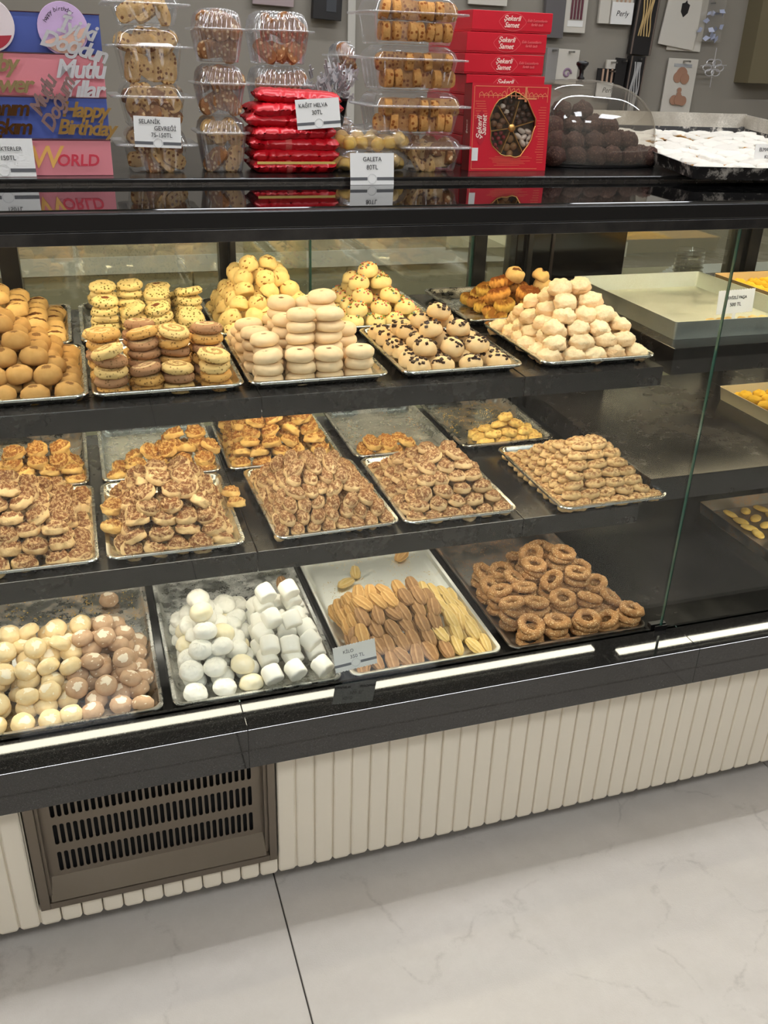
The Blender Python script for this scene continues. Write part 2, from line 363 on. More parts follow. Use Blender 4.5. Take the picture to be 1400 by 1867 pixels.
# slotted sheet: cells with a stadium hole
b = BM(); cols = 31; px0, px1 = -.178, .178; cw = (px1 - px0) / cols; rows = ((.058, .110), (.122, .175), (.186, .240)); zprev = .048; yF = .024
def quad(xa, xb, za, zb): b.add([(xa, yF, za), (xb, yF, za), (xb, yF, zb), (xa, yF, zb)], [(0, 1, 2, 3)])
quad(x0, px0, .048, Hh); quad(px1, x1, .048, Hh)
for za, zb in rows:
    quad(px0, px1, zprev, za); zprev = zb
    for c in range(cols):
        xa = px0 + c * cw; xb = xa + cw; xm = (xa + xb) / 2; hw = .0036; e = .003
        S = []
        for q in range(7): S.append((xm + hw * math.cos(PI * q / 6), yF, zb - e - hw + hw * math.sin(PI * q / 6)))
        for q in range(7): S.append((xm + hw * math.cos(PI + PI * q / 6), yF, za + e + hw + hw * math.sin(PI + PI * q / 6)))
        R_ = [(xb, yF, zb - e - hw)] + [(xb, yF, zb)] * 2 + [(xm, yF, zb)] + [(xa, yF, zb)] * 2 + [(xa, yF, zb - e - hw)] + [(xa, yF, za + e + hw)] + [(xa, yF, za)] * 2 + [(xm, yF, za)] + [(xb, yF, za)] * 2 + [(xb, yF, za + e + hw)]
        V = S + R_ + [(p[0], yF + .0035, p[2]) for p in S]; F = []
        for q in range(14):
            w_ = (q + 1) % 14; F.append((q, 14 + q, 14 + w_, w_) if R_[q] != R_[w_] else (q, 14 + q, w_)); F.append((q, w_, 28 + w_, 28 + q))
        b.add(V, F)
quad(px0, px1, zprev, Hh)
b.build('slotted_sheet', M_brushed, t)
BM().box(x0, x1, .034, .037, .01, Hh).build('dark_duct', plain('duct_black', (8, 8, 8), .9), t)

# countertop
t = thing('countertop', 'black countertop of polished glass over the display case, goods standing on it', 'countertop')
BM().box(XL, XR, 1.300, 2.20, 1.262, 1.279, bev=.001).build('underside_board', M_case, t)
BM().box(XL, XR, 1.298, 1.318, 1.2795, 1.3035, bev=.002).build('front_rail', M_black, t)
BM().box(XL, XR, 1.3185, 2.20, 1.2795, 1.305, bev=.0015).build('glass_top', M_top, t)
b = BM().box(XL, XR, 1.566, 2.20, 1.3052, 1.315, bev=.002); b.build('raised_board', m_dark('board_black', (16, 15, 15), .18, .12), t)
b = BM().box(XL, XR, 1.5635, 1.5658, 1.3052, 1.3085); b.build('trim_strip', m_steel('trim_metal', (120, 116, 112), .25), t)

# LED strips in the case, some of them added fill
M_ledT = emis('led_top', (255, 228, 178), LED_TOP); M_ledM = emis('led_mid', (255, 232, 190), LED_MID); M_ledL = emis('led_low', (255, 244, 222), LED_LOW)
def led(label, x0, x1, y, z, m, wd=.02):
    t = thing('led_strip', label, 'lamp', ((x0 + x1) / 2, y, z), group='LED strips inside the case'); h = (x1 - x0) / 2
    BM().box(-h, h, -wd / 2 - .002, wd / 2 + .002, -.005, 0).build('profile', M_steel, t); BM().box(-h, h, -wd / 2, wd / 2, -.0085, -.0052).build('diffuser', m, t)
led('warm light strip under the countertop over the top shelf', -1.3, 1.03, 1.74, 1.2615, M_ledT)
led('warm light strip under the top shelf', -1.3, 1.03, 1.78, .9445, M_ledM)
M_fillF = emis('fill_front', (255, 246, 230), FILL_FRONT)  # fill added to brighten the front rows
led('added white fill light strip under the countertop towards the front glass', -1.3, 2.5, 1.465, 1.2615, M_fillF, .018)  # added strip, hidden behind the rail, lifts the front cookies
led('added white fill light strip under the top shelf near its front edge', -1.3, 1.03, 1.50, .9445, M_fillF, .018)  # added strip, lifts the front pastries on the lower shelf
led('white light strip under the middle shelf near its front edge', -1.3, 1.03, 1.50, .6445, M_ledL, .018)
led('added warm fill light strip under the middle shelf near the back', -1.3, 1.03, 1.84, .6445, emis('fill_rear', (255, 246, 230), 13.0), .018)  # added strip, brightens the rear of the deck trays
led('warm light strip under the countertop over the big aluminium pan', 1.1, 2.5, 1.80, 1.2615, M_ledT)
led('white light strip under the empty shelf beside the pane joint', 1.1, 2.5, 1.50, .6695, M_ledL, .018)

led('added warm fill light strip under the thick shelf with the aluminium pan', 1.1, 2.5, 1.80, .9515, M_ledM)  # added strip, brightens the yellow cookies on the shelf below
# shelves
def shelf(label, x0, x1, y0, y1, z0, z1, seams):
    t = thing('display_shelf', label, 'shelf', ((x0 + x1) / 2, (y0 + y1) / 2, z0), group='case shelves'); xs = [x0] + seams + [x1]
    for a, c in zip(xs[:-1], xs[1:]):
        BM().box(a - (x0 + x1) / 2 + .0006, c - (x0 + x1) / 2 - .0006, y0 - (y0 + y1) / 2, y1 - (y0 + y1) / 2, 0, z1 - z0, bev=.0015).build('board', M_shelf, t)
shelf('upper dark shelf carrying the round cookies', -1.3, 1.045, 1.437, 2.085, .945, .983, [-.24, .262, .75])
shelf('lower dark shelf carrying the brown pastries', -1.3, 1.045, 1.437, 2.085, .645, .687, [-.2, .246, .78])
shelf('thick dark shelf under the big aluminium pan', 1.085, 2.55, 1.47, 2.085, .952, 1.006, [1.75])
shelf('empty dark shelf with worn dusty top beside the pane joint', 1.085, 2.55, 1.47, 2.085, .670, .725, [1.62])

# ------------------------------------------------------------------ trays
tray_cache = {}
def tray_mesh(W, L, m, r=.022, h=.018):
    k = (W, L, m.name, h)
    if k not in tray_cache:
        b = BM(); n = 6
        def lp(i, z): return rrect(i, W - i, i, L - i, max(r - i * .6, .004), z, n)
        b.loops([lp(.020, 0), lp(.0065, h - .004), lp(.001, h - .005), lp(0, h - .002), lp(.0012, h), lp(.007, h), lp(.0085, h - .0015), lp(.0125, .006), lp(.020, .0016), lp(.026, .0012)])
        me = mesh('baking_tray', b.V, b.F, m, True); me.set_sharp_from_angle(angle=math.radians(50)); tray_cache[k] = me
    return tray_cache[k]
def tray(label, x, y, z, W=.245, L=.322, m=None, grp='steel trays in the case', rot=0., tilt=0., h=.018, name='baking_tray'):
    o = link(name, tray_mesh(W, L, m or M_steel, h=h), None, (x, y, z), (tilt, 0, rot)); tag(o, label, 'tray', grp); return (x, y, z, W, L, rot)
ZD, ZM, ZT = .4353, .6873, .9833
D1 = tray('steel tray of vanilla and cocoa cookies on the bottom deck, westernmost', -.262, 1.333, ZD, .315, .488, M_crumby)
D2 = tray('flour dusted steel tray of white powdered cookies on the bottom deck', .068, 1.333, ZD, .315, .488, M_floury)
D3 = tray('steel tray of ridged piped cookies with bare back half', .398, 1.333, ZD, .315, .488, m_steel('pale_steel', (228, 228, 220), .38, (214, 190, 150), (.58, .7), 16, amount=.7))
D4 = tray('steel tray of sesame rings with brown crumbs on the bottom deck', .730, 1.333, ZD, .315, .488, M_sesame)
M1 = tray('steel tray of rolled pastries at the front of the lower shelf, westernmost', -.272, 1.445, ZM)
M2 = tray('steel tray of curled pastries at the front of the lower shelf', -.016, 1.445, ZM)
M3 = tray('steel tray of tilted finger pastries with one corner turned outward', .283, 1.445, ZM, rot=.03)
M4 = tray('steel tray of oval nut pastries at the front of the lower shelf', .533, 1.445, ZM, .24)
M5 = tray('steel tray of small lobed pastries projecting over the lower shelf edge', .858, 1.425, ZM, .25, .33)
N1 = tray('steel tray of rosette pastries behind the westernmost one, lower shelf', -.279, 1.775, ZM, m=M_crumby)
N2 = tray('half empty steel tray behind the curled pastries', -.010, 1.775, ZM)
N3 = tray('steel tray heaped with mixed rosettes at the back of the lower shelf', .249, 1.775, ZM, .255)
N4 = tray('nearly empty steel tray with seeds and a low heap at the front rim', .530, 1.775, ZM, .24, m=M_floury)
N5 = tray('nearly empty dark steel tray with crumbs and a small yellow heap', .786, 1.775, ZM, .24, m=M_crumby)
T1 = tray('steel tray of smooth tan cookies at the front of the upper shelf', -.264, 1.455, ZT, .252, .30)
T2 = tray('steel tray of stacked swirl slices at the front of the upper shelf', -.008, 1.455, ZT, .248, .30)
T3 = tray('steel tray of smooth beige date cookies, upper shelf', .246, 1.455, ZT, .25, .30)
T4 = tray('steel tray of chocolate chip cookies, upper shelf', .520, 1.455, ZT, .238, .30)
T5 = tray('steel tray of pale macaroons beside the pane joint, upper shelf', .796, 1.455, ZT, .245, .30)
U1 = tray('steel tray of golden date slot cookies at the back, upper shelf', -.285, 1.765, ZT, .252, .30, M_crumby)
U2 = tray('steel tray of yellow seeded cookies at the back, upper shelf', -.018, 1.765, ZT, .25, .30)
U3 = tray('steel tray of cracked yellow cookies at the back, upper shelf', .240, 1.765, ZT, .235, .30)
U4 = tray('steel tray of candy topped cookies at the back, upper shelf', .482, 1.765, ZT, .235, .30)
U5 = tray('steel tray of golden twists at the back near the black panel', .775, 1.765, ZT, .24, .30, M_floury)
DB = tray('steel tray of flat yellow cookies at the back of the bottom deck', .715, 1.835, ZD, .315, .22, M_crumby)

def pan(label, x, y, z, W, L, h, m=None, rot=(0, 0, 0), nm='baking_pan', grp=None, taper=.006):
    b = BM(); r = .006
    def lp(i, zz): return rrect(i, W - i, i, L - i, max(r - i * .3, .002), zz, 3)
    b.loops([lp(taper, 0), lp(.001, h - .001), lp(0, h), lp(.0022, h), lp(taper + .0025, .003), lp(taper + .005, .002)])
    return tag(b.build(nm, m or M_pan, None, loc=(x, y, z), rot=rot, ang=math.radians(40)), label, 'tray', grp)
pan('deep dull aluminium pan with a few small cookies on the thick shelf', 1.115, 1.520, 1.0062, .352, .425, .038, grp='pans')
pan('low pan of yellow cookies behind the big aluminium pan', 1.485, 1.52, 1.0062, .35, .39, .04, plain('cream_pan', (206, 178, 128), .5), grp='pans')
pan('cream rimmed pan of yellow cookies on the empty shelf', 1.545, 1.55, .7252, .35, .33, .034, plain('ivory_pan', (198, 188, 160), .5), grp='pans')
pan('dull pan with pastry remains on the bottom deck behind the joint', 1.49, 1.50, .4372, .34, .30, .032, m_steel('worn_pan', (168, 162, 150), .35, (190, 150, 110), (.5, .6), 10), grp='pans')

# ------------------------------------------------------------------ cookie meshes
def nz(p, s, seed=0.): return noise.noise(Vector((p[0] * s + seed * 7.3, p[1] * s - seed * 3.1, p[2] * s + seed)))
def blob(name, a, b, h, mat, fn=None, nu=22, nv=12, seed=0, rough=.04, rs=2.2, e=.9, flat=.5, ez=None):
    """closed dome-like body, origin under its middle; fn(x,y,z,r)->(radial, dz, mask)"""
    V = []; mk = []; N = nu
    for j in range(nv + 1):
        ph = PI * j / nv - PI / 2; cz = math.sin(ph); cr = math.cos(ph)
        cr = abs(cr) ** (ez or e)
        for i in range(nu):
            th = 2 * PI * i / nu; x = cr * math.cos(th); y = cr * math.sin(th); z = cz
            k = 1 + rough * 2 * nz((x, y, z), rs, seed); rad, dz, m = fn(x, y, z, cr) if fn else (1, 0, 0)
            zz = max(z, -flat) * k
            V.append((x * a * k * rad, y * b * k * rad, (zz + flat) / (1 + flat) * h + dz * h)); mk.append(m)
            if j in (0, nv): break
    F = []
    def vid(j, i):
        if j == 0: return 0
        if j == nv: return 1 + (nv - 1) * nu
        return 1 + (j - 1) * nu + i % nu
    for j in range(nv):
        for i in range(nu):
            if j == 0: F.append((0, vid(1, i + 1), vid(1, i)))
            elif j == nv - 1: F.append((vid(j, i), vid(j, i + 1), vid(nv, 0)))
            else: F.append((vid(j, i), vid(j, i + 1), vid(j + 1, i + 1), vid(j + 1, i)))
    zmin = min(v[2] for v in V); V = [(x, y, z - zmin) for x, y, z in V]
    return mesh(name, V, F, mat, True, mk)
def torus(name, R, r, mat, nu=30, nv=10, seed=0, ry=1., ridge=0, rd=.0, rough=.05, zs=1., mfn=None):
    V = []; mk = []
    for i in range(nu):
        th = 2 * PI * i / nu
        for j in range(nv):
            ph = 2 * PI * j / nv; k = 1 + rough * 3 * nz((math.cos(th) * 3, math.sin(th) * 3, math.sin(ph)), 1.3, seed)
            rr = r * k * (1 + rd * (math.cos(ridge * th + ph * 1.5)))
            V.append(((R + rr * math.cos(ph)) * math.cos(th), (R * ry + rr * math.cos(ph)) * math.sin(th), r * zs + rr * math.sin(ph) * zs))
            mk.append(mfn(th, ph) if mfn else max(0, math.sin(ph)))
    F = [(i * nv + j, ((i + 1) % nu) * nv + j, ((i + 1) % nu) * nv + (j + 1) % nv, i * nv + (j + 1) % nv) for i in range(nu) for j in range(nv)]
    return mesh(name, V, F, mat, True, mk)
def ridged(name, L, wd, h, mat, seed=0, nr=7, ns=14, nc=42, am=.14, bend=0.):
    Ls = []; mk = []
    for s in range(ns + 1):
        t = s / ns; y = (t - .5) * L; e = min(1, (math.sin(PI * min(max(t, .0), 1)) + .02) ** .35); e = max(e, .35)
        e *= 1 + .12 * nz((t * 4, 0, 0), 1.5, seed); lp = []
        for c in range(nc):
            a = 2 * PI * c / nc; q = 1 + am * math.cos(a * nr) * (1 if math.sin(a) > -.6 else .2)
            x = math.copysign(abs(math.cos(a)) ** .8, math.cos(a)); z = math.copysign(abs(math.sin(a)) ** .8, math.sin(a))
            lp.append((x * wd / 2 * q * e + bend * math.sin(PI * t), y + .02 * L * nz((x, z, t * 3), 2, seed), max(z * q, -.8) * h / 2 * e)); mk.append(max(0, math.cos(a * nr)))
        Ls.append(lp)
    b = BM(); b.loops(Ls); zm = min(v[2] for v in b.V); return mesh(name, [(x, y, z - zm) for x, y, z in b.V], b.F, mat, True, mk)
def stub(name, r, L, mat, seed=0, nc=24, gro=5, axis_up=False):
    prof = [(.0, .55), (.0, .86), (.05, .97), (.15, 1.0), (.85, 1.0), (.95, .95), (1., .84), (1., .5)]; Ls = []
    for t, k in prof:
        Ls.append([((r * k * (1 + .05 * nz((math.cos(a) * 2, t * 2, math.sin(a) * 2), 1.2, seed) + .022 * math.cos(a * gro)) * math.cos(a)), (t - .5) * L + .0015 * nz((math.cos(a), math.sin(a), t), 2, seed), r + r * k * (1 + .05 * nz((math.cos(a) * 2, t * 2, math.sin(a) * 2), 1.2, seed)) * math.sin(a)) for a in [2 * PI * i / nc for i in range(nc)]])
    b = BM(); b.loops(Ls); me = mesh(name, b.V, b.F, mat, True, [0] * len(b.V)); me.set_sharp_from_angle(angle=math.radians(70)); return me

C = dict(
 tan=dough('dough_tan', (178, 136, 78), (192, 150, 92), (120, 84, 44), (.52, .6), 400, bump=.25),
 slot=dough('dough_golden', (222, 180, 112), (232, 196, 134), (112, 70, 34), (.48, .56), bump=.8, bdist=.0012),
 seed=dough('dough_seeded', (238, 218, 160), (230, 204, 140), (120, 66, 38), (.5, .58), speck=(112, 98, 36), sp=(.57, .63), spscale=190),
 smooth=dough('dough_beige', (230, 200, 158), (236, 210, 170), (118, 78, 52), (.56, .64), bump=.25, vary=.08),
 crack=dough('dough_cracked', (242, 218, 154), (236, 204, 136), (150, 100, 40), (.5, .6), 220, bump=.6),
 chip=dough('dough_chip', (222, 188, 138), (228, 198, 152), bump=.35, vary=.08),
 candy=dough('dough_candy', (244, 224, 166), (238, 214, 150), bump=.3, vary=.1),
 mac=dough('dough_macaroon', (244, 212, 168), (232, 190, 142), (246, 226, 184), (.4, .7), bump=1., bdist=.0016, bscale=300),
 twist=dough('dough_twist', (226, 168, 88), (212, 148, 70), (128, 70, 22), (.5, .75), bump=.4),
 twist2=dough('dough_twist_pale', (226, 186, 96), (212, 168, 76), (146, 96, 34), (.5, .75), bump=.4),
 roll=dough('dough_roll', (226, 194, 142), (216, 180, 126), (122, 76, 42), (.50, .66), 150, crumbly=True, bump=.9, bdist=.0015, bscale=260),
 rollg=dough('dough_roll_golden', (230, 194, 124), (220, 178, 102), (144, 90, 40), (.50, .68), 150, crumbly=True, bump=.9, bdist=.0015, bscale=260),
 fing=dough('dough_finger', (222, 190, 142), (212, 178, 128), (128, 84, 50), (.50, .64), 170, crumbly=True, bump=.9, bdist=.0015, bscale=260),
 lobe=dough('dough_lobed', (224, 190, 138), (212, 176, 120), (138, 92, 52), (.50, .66), 150, crumbly=True, bump=.8, bdist=.0014, bscale=280),
 lobey=dough('dough_lobed_gold', (240, 208, 130), (230, 194, 110), (176, 120, 58), (.55, .74), 150, crumbly=True, bump=.8, bdist=.0014, bscale=280),
 van=dough('dough_vanilla', (242, 220, 174), (234, 206, 154), (252, 240, 214), (.5, .56), 60, bump=.3, vary=.08),
 coc=dough('dough_cocoa', (206, 172, 140), (192, 156, 124), (246, 230, 206), (.5, .56), 60, bump=.5, vary=.12),
 pow=dough('powder_white', (240, 237, 226), (246, 243, 234), bump=.35, vary=.05, scale=40), powc=dough('powder_cream', (240, 226, 186), (246, 238, 214), bump=.3, vary=.05, scale=40),
 barb=dough('piped_brown', (150, 112, 76), (166, 126, 86), (188, 148, 104), (.5, .8), bump=.7), bart=dough('piped_tan', (204, 158, 98), (190, 144, 86), (222, 180, 118), (.5, .8), bump=.7), bary=dough('piped_yellow', (228, 196, 128), (218, 182, 108), (238, 210, 150), (.5, .8), bump=.6),
 ring=dough('sesame_ring', (192, 144, 94), (164, 116, 72), speck=(226, 194, 146), spscale=300, bump=1., bdist=.0016, bscale=330),
 cocoa=dough('cocoa_dough', (62, 42, 35), (80, 56, 47), speck=(104, 78, 64), spscale=260, bump=1., bdist=.003, bscale=200),
 small=dough('small_pale', (234, 204, 140), (222, 186, 118), bump=.5), yel=dough('yellow_lumpy', (238, 196, 62), (226, 178, 48), bump=.8),
 flat=dough('flat_yellow', (232, 196, 108), (222, 178, 84), bump=.3), sug=dough('sugared', (206, 158, 96), (196, 146, 84), (226, 220, 208), (.36, .5), 90, bump=.6, bdist=.0014),
)
M_choc = plain('chocolate_chunk', (58, 36, 26), .45); CANDY = [plain('candy_%s' % n, c, .35) for n, c in (('orange', (226, 120, 46)), ('green', (120, 150, 56)), ('blue', (92, 150, 170)), ('pink', (222, 130, 120)), ('brown', (140, 90, 40)))]
def sm(x, a, b): t = min(max((x - a) / (b - a), 0), 1); return t * t * (3 - 2 * t)
K = {}       # kind -> (object name, meshes, child (name, meshes) or None, size dx, dy, dz)
def variants(f, n=3): return [f(i) for i in range(n)]
def top_spot(sx, sy, r0=.45, r1=.6, dent=.1):
    def f(x, y, z, r):
        d = math.sqrt((x / sx) ** 2 + (y / sy) ** 2); m = (1 - sm(d, r0, r1)) * (z > 0); return 1, -dent * m, m
    return f
K['tan'] = ('tan_cookie', variants(lambda s: blob('tan_cookie', .0232, .0205, .0265, C['tan'], top_spot(.5, .5, .4, .8, .03), seed=s)), None)
K['slot'] = ('date_slot_cookie', variants(lambda s: blob('date_slot_cookie', .0218, .018, .026, C['slot'], top_spot(1.2, .42, .5, .75, .14), 28, 14, seed=s)), None)
SWM = [m_swirl('swirl_cocoa', (168, 126, 92), (222, 188, 140)), m_swirl('swirl_vanilla', (228, 194, 130), (178, 138, 84), speck=(128, 96, 52)), m_swirl('swirl_amber', (208, 160, 92), (226, 190, 132), speck=(112, 76, 40))]
K['swirl'] = ('swirl_slice_cookie', [blob('swirl_slice_cookie', .0275, .026, .0165, SWM[s % 3], None, 28, 12, s, .05, 2.6, .38, .9, .38) for s in range(6)], None)
K['seed'] = ('seeded_cookie', variants(lambda s: blob('seeded_cookie', .0265, .0255, .0165, C['seed'], top_spot(.55, .5, .5, .8, .05) if s == 1 else None, 26, 12, s, .05, 2.6, .42, .9, .42)), None)
K['smooth'] = ('date_centre_cookie', variants(lambda s: blob('date_centre_cookie', .0262, .0225, .0212, C['smooth'], top_spot(.5, .34, .4, .9, .16), 28, 14, s, .03, 1.8, .62, .7, .62)), None)
K['crack'] = ('cracked_round_cookie', variants(lambda s: blob('cracked_round_cookie', .0205, .020, .029, C['crack'], lambda x, y, z, r: (1, -.06 * (abs(nz((x, y, z), 1.6, s + 3)) < .035), .9 * (abs(nz((x, y, z), 1.6, s + 3)) < .035) * (z > .1)), 30, 18, s, .04)), None)
def sprink(name, a, h, mats, n, sz, seed, cube=True):
    rnd = random.Random(seed); b = BM()
    for i in range(n):
        th = rnd.uniform(0, 2 * PI); r = math.sqrt(rnd.random()) * .82; x = r * math.cos(th) * a; y = r * math.sin(th) * a; z = h * (math.sqrt(max(0, 1 - r * r)) * .5 / 1.5 * 2 + .5 / 1.5) * .985
        z = h * (math.sqrt(max(0.02, 1 - (r * .98) ** 2)) + .5) / 1.5
        z += .0006 if cube else .0010; s = sz * rnd.uniform(.75, 1.2); M = Matrix.Translation((x, y, z)) @ Euler((rnd.uniform(-.5, .5), rnd.uniform(-.5, .5), rnd.uniform(0, 3))).to_matrix().to_4x4()
        if cube: b.box(-s, s, -s * .8, s * .8, -s * .6, s * .7, rnd.randrange(len(mats)), M)
        else: b.lathe([(s * .3, -s * .5), (s * .9, -s * .1), (s * .9, s * .2), (s * .35, s * .6)], 7, rnd.randrange(len(mats)), M)
    return mesh(name, b.V, b.F, mats, not cube, fm=b.M)
K['chip'] = ('chocolate_chip_cookie', variants(lambda s: blob('chocolate_chip_cookie', .0235, .0225, .027, C['chip'], None, 24, 12, s, .05)), ('chocolate_chunks', [sprink('chocolate_chunks', .0235, .027, [M_choc], 13, .0029, s) for s in range(3)]))
K['candy'] = ('candy_topped_cookie', variants(lambda s: blob('candy_topped_cookie', .0235, .0225, .0265, C['candy'], None, 24, 12, s, .04)), ('candy_pieces', [sprink('candy_pieces', .0235, .0265, CANDY, 24, .0028, s + 9, False) for s in range(3)]))
K['mac'] = ('macaroon_cookie', variants(lambda s: blob('macaroon_cookie', .0245, .0225, .0265, C['mac'], lambda x, y, z, r: (1 + .12 * nz((x, y, z), 4, s), .14 * nz((x, y, z), 4, s + 2), .6 * (z > .3)), 30, 16, s, .09, 2.2), 4), None)
K['twist'] = ('twisted_ring_pastry', [torus('twisted_ring_pastry', .0215, .0105, C['twist'], 88, 12, 0, .45, 16, .16, zs=1.15), torus('twisted_ring_pastry', .020, .0105, C['twist2'], 88, 12, 1, .55, 15, .16, zs=1.15), torus('twisted_ring_pastry', .022, .0100, C['twist'], 88, 12, 2, .4, 17, .16, zs=1.2)], None)
def rollfn(s):
    def f(x, y, z, r):
        th = math.atan2(y, x); ph = (r * 2.1 + th / (2 * PI) + .3 * nz((x, y, 0), 1.5, s)) % 1.0
        g = (1 - abs(ph * 2 - 1)); up = sm(z, .1, .5); rag = nz((x, y, z), 4, s)
        return 1 + .07 * rag, up * (.26 * g - .18 + .16 * rag), up * (.45 + .75 * (1 - g))
    return f
K['roll'] = ('rolled_pastry', variants(lambda s: blob('rolled_pastry', .0225, .0205, .0225, C['roll'], rollfn(s), 34, 18, s, .07, 2., .75, .55), 4), None)
K['rollg'] = ('rosette_pastry', variants(lambda s: blob('rosette_pastry', .022, .0205, .0225, C['rollg'], rollfn(s + 5), 34, 18, s, .08, 2., .75, .55), 4), None)
def fingfn(s):
    def f(x, y, z, r):
        rag = nz((x * 2, y, z), 3, s); up = sm(z, .12, .5); return 1 + .07 * rag, up * .22 * rag, up * (.7 + .6 * rag)
    return f
K['fing'] = ('finger_pastry', variants(lambda s: blob('finger_pastry', .0135, .0245, .0195, C['fing'], fingfn(s), 24, 14, s, .06, 2., .85, .5), 4), None)
K['oval'] = ('oval_nut_pastry', variants(lambda s: blob('oval_nut_pastry', .0178, .0205, .0195, C['fing'], fingfn(s + 4), 24, 14, s, .07, 2., .85, .5), 4), None)
def lobefn(s):
    def f(x, y, z, r):
        g = abs(math.cos(x * 1.5 * PI)) ** .6; rag = nz((x, y, z), 3.5, s); up = sm(z, .2, .6)
        return 1, (.16 * g - .16) * (z > -.2) + .1 * rag * up, up * (.6 + .4 * rag)
    return f
def lobed(name, mat, s, w_=.0225, d_=.0145, h_=.0165):
    me = blob(name, w_, d_, h_, mat, lobefn(s), 40, 12, s, .06, 2., .7, .5)
    for v in me.vertices:
        v.co.y *= .82 + .26 * abs(math.cos(v.co.x / w_ * 1.5 * PI)) ** .6
    return me
K['lobe'] = ('lobed_pastry', [lobed('lobed_pastry', C['lobe'], s) for s in range(3)], None)
K['lobey'] = ('yellow_lobed_pastry', [lobed('yellow_lobed_pastry', C['lobey'], s) for s in range(3)], None)
def capfn(s):
    def f(x, y, z, r):
        cx, cy = .15 * math.cos(s * 2.), .15 * math.sin(s * 2.); d = math.hypot(x - cx, y - cy) + .16 * nz((x, y, 0), 3, s); m = (1 - sm(d, .38, .5)) * (z > .3)
        return 1, .05 * m, m + .8 * (abs(nz((x, y, z * .4), 2.2, s + 5)) < .012) * (z > -.3)
    return f
K['van'] = ('vanilla_cookie', variants(lambda s: blob('vanilla_cookie', .0205, .020, .0225, C['van'], capfn(s), 30, 16, s, .04, 2., .6, .7, .6), 4), None)
K['coc'] = ('cocoa_cream_cookie', variants(lambda s: blob('cocoa_cream_cookie', .0202, .0198, .0225, C['coc'], capfn(s + 4), 30, 16, s, .04, 2., .6, .7, .6), 4), None)
def waffle(s):
    return lambda x, y, z, r: (1, (-.06 if (z > .35 and (abs((x * 6 + .3 * s) % 1 - .5) < .17 or abs((y * 6) % 1 - .5) < .17)) else 0), 0)
K['pow'] = ('powdered_round_cookie', variants(lambda s: blob('powdered_round_cookie', .0232, .0222, .0262, C['pow'] if s < 3 else C['powc'], waffle(s) if s < 3 else None, 44, 22, s, .03, 2., .8, .55), 4), None)
K['cyl'] = ('powdered_cylinder_cookie', [stub('powdered_cylinder_cookie', .0185, .031, C['pow'], s) for s in range(3)], None)
K['barb'] = ('brown_piped_cookie', [ridged('brown_piped_cookie', .047, .0265, .0155, C['barb'], s) for s in range(3)], None)
K['bart'] = ('tan_piped_cookie', [ridged('tan_piped_cookie', .048, .0265, .0155, C['bart'], s) for s in range(3)], None)
K['bary'] = ('yellow_piped_cookie', [ridged('yellow_piped_cookie', .046, .022, .0155, C['bary'], s) for s in range(3)], None)
K['ring'] = ('sesame_ring', [torus('sesame_ring', .0195 + .0006 * s, .0083, C['ring'], 32, 12, s, 1., 0, 0, .12, .9) for s in range(4)], None)
K['cocoa'] = ('cocoa_crinkle_cookie', variants(lambda s: blob('cocoa_crinkle_cookie', .0215, .0205, .031, C['cocoa'], lambda x, y, z, r: (1 + .12 * nz((x, y, z), 5, s), .10 * nz((x, y, z), 7, s + 2), 0), 30, 16, s, .07)), None)
K['small'] = ('small_pale_cookie', variants(lambda s: blob('small_pale_cookie', .0135, .0125, .0125, C['small'], None, 18, 10, s, .06)), None)
K['yel'] = ('lumpy_yellow_cookie', variants(lambda s: blob('lumpy_yellow_cookie', .019, .016, .016, C['yel'], lambda x, y, z, r: (1 + .06 * nz((x, y, z), 5, s), .12 * nz((x, y, z), 4, s), 0), 26, 14, s, .1)), None)
K['flat'] = ('flat_yellow_cookie', variants(lambda s: blob('flat_yellow_cookie', .0225, .013, .009, C['flat'], None, 22, 10, s, .04)), None)
K['sug'] = ('sugar_dusted_pastry', variants(lambda s: blob('sugar_dusted_pastry', .030, .021, .017, C['sug'], lambda x, y, z, r: (1 + .06 * nz((x, y, z), 3, s), .08 * nz((x, y, z), 3, s), 1.0 if z > -.05 + .5 * nz((x, y, z), 2, s + 3) else 0), 28, 14, s, .08), 4), None)
K['gal'] = ('round_rusk_cookie', variants(lambda s: blob('round_rusk_cookie', .0125, .012, .019, C['flat'] if s else C['small'], None, 18, 10, s, .03)), None)

# ------------------------------------------------------------------ piles
ORD = ['bottom', 'second', 'third', 'fourth', 'fifth', 'sixth', 'seventh', 'eighth', 'ninth', 'tenth']
ROW = ['front', 'second', 'third', 'fourth', 'fifth', 'sixth', 'seventh', 'eighth', 'ninth', 'tenth', 'eleventh', 'twelfth']
NTH = ['first', 'second', 'third', 'fourth', 'fifth', 'sixth', 'seventh', 'eighth', 'ninth', 'tenth', 'eleventh', 'twelfth', 'thirteenth', 'fourteenth']
PIECES = []      # dict(kind, pos, rot, label, group, rad)
def put(kind, T, u, v, z, rot, label, group, rad=.02, sc_=1.):
    x, y, zt, W, L, r = T; c, s = math.cos(r), math.sin(r)
    PIECES.append(dict(k=kind, p=(x + c * u - s * v, y + s * u + c * v, zt + .002 + z), r=(rot[0], rot[1], rot[2] + r), l=label, g=group, rad=rad, s=sc_))
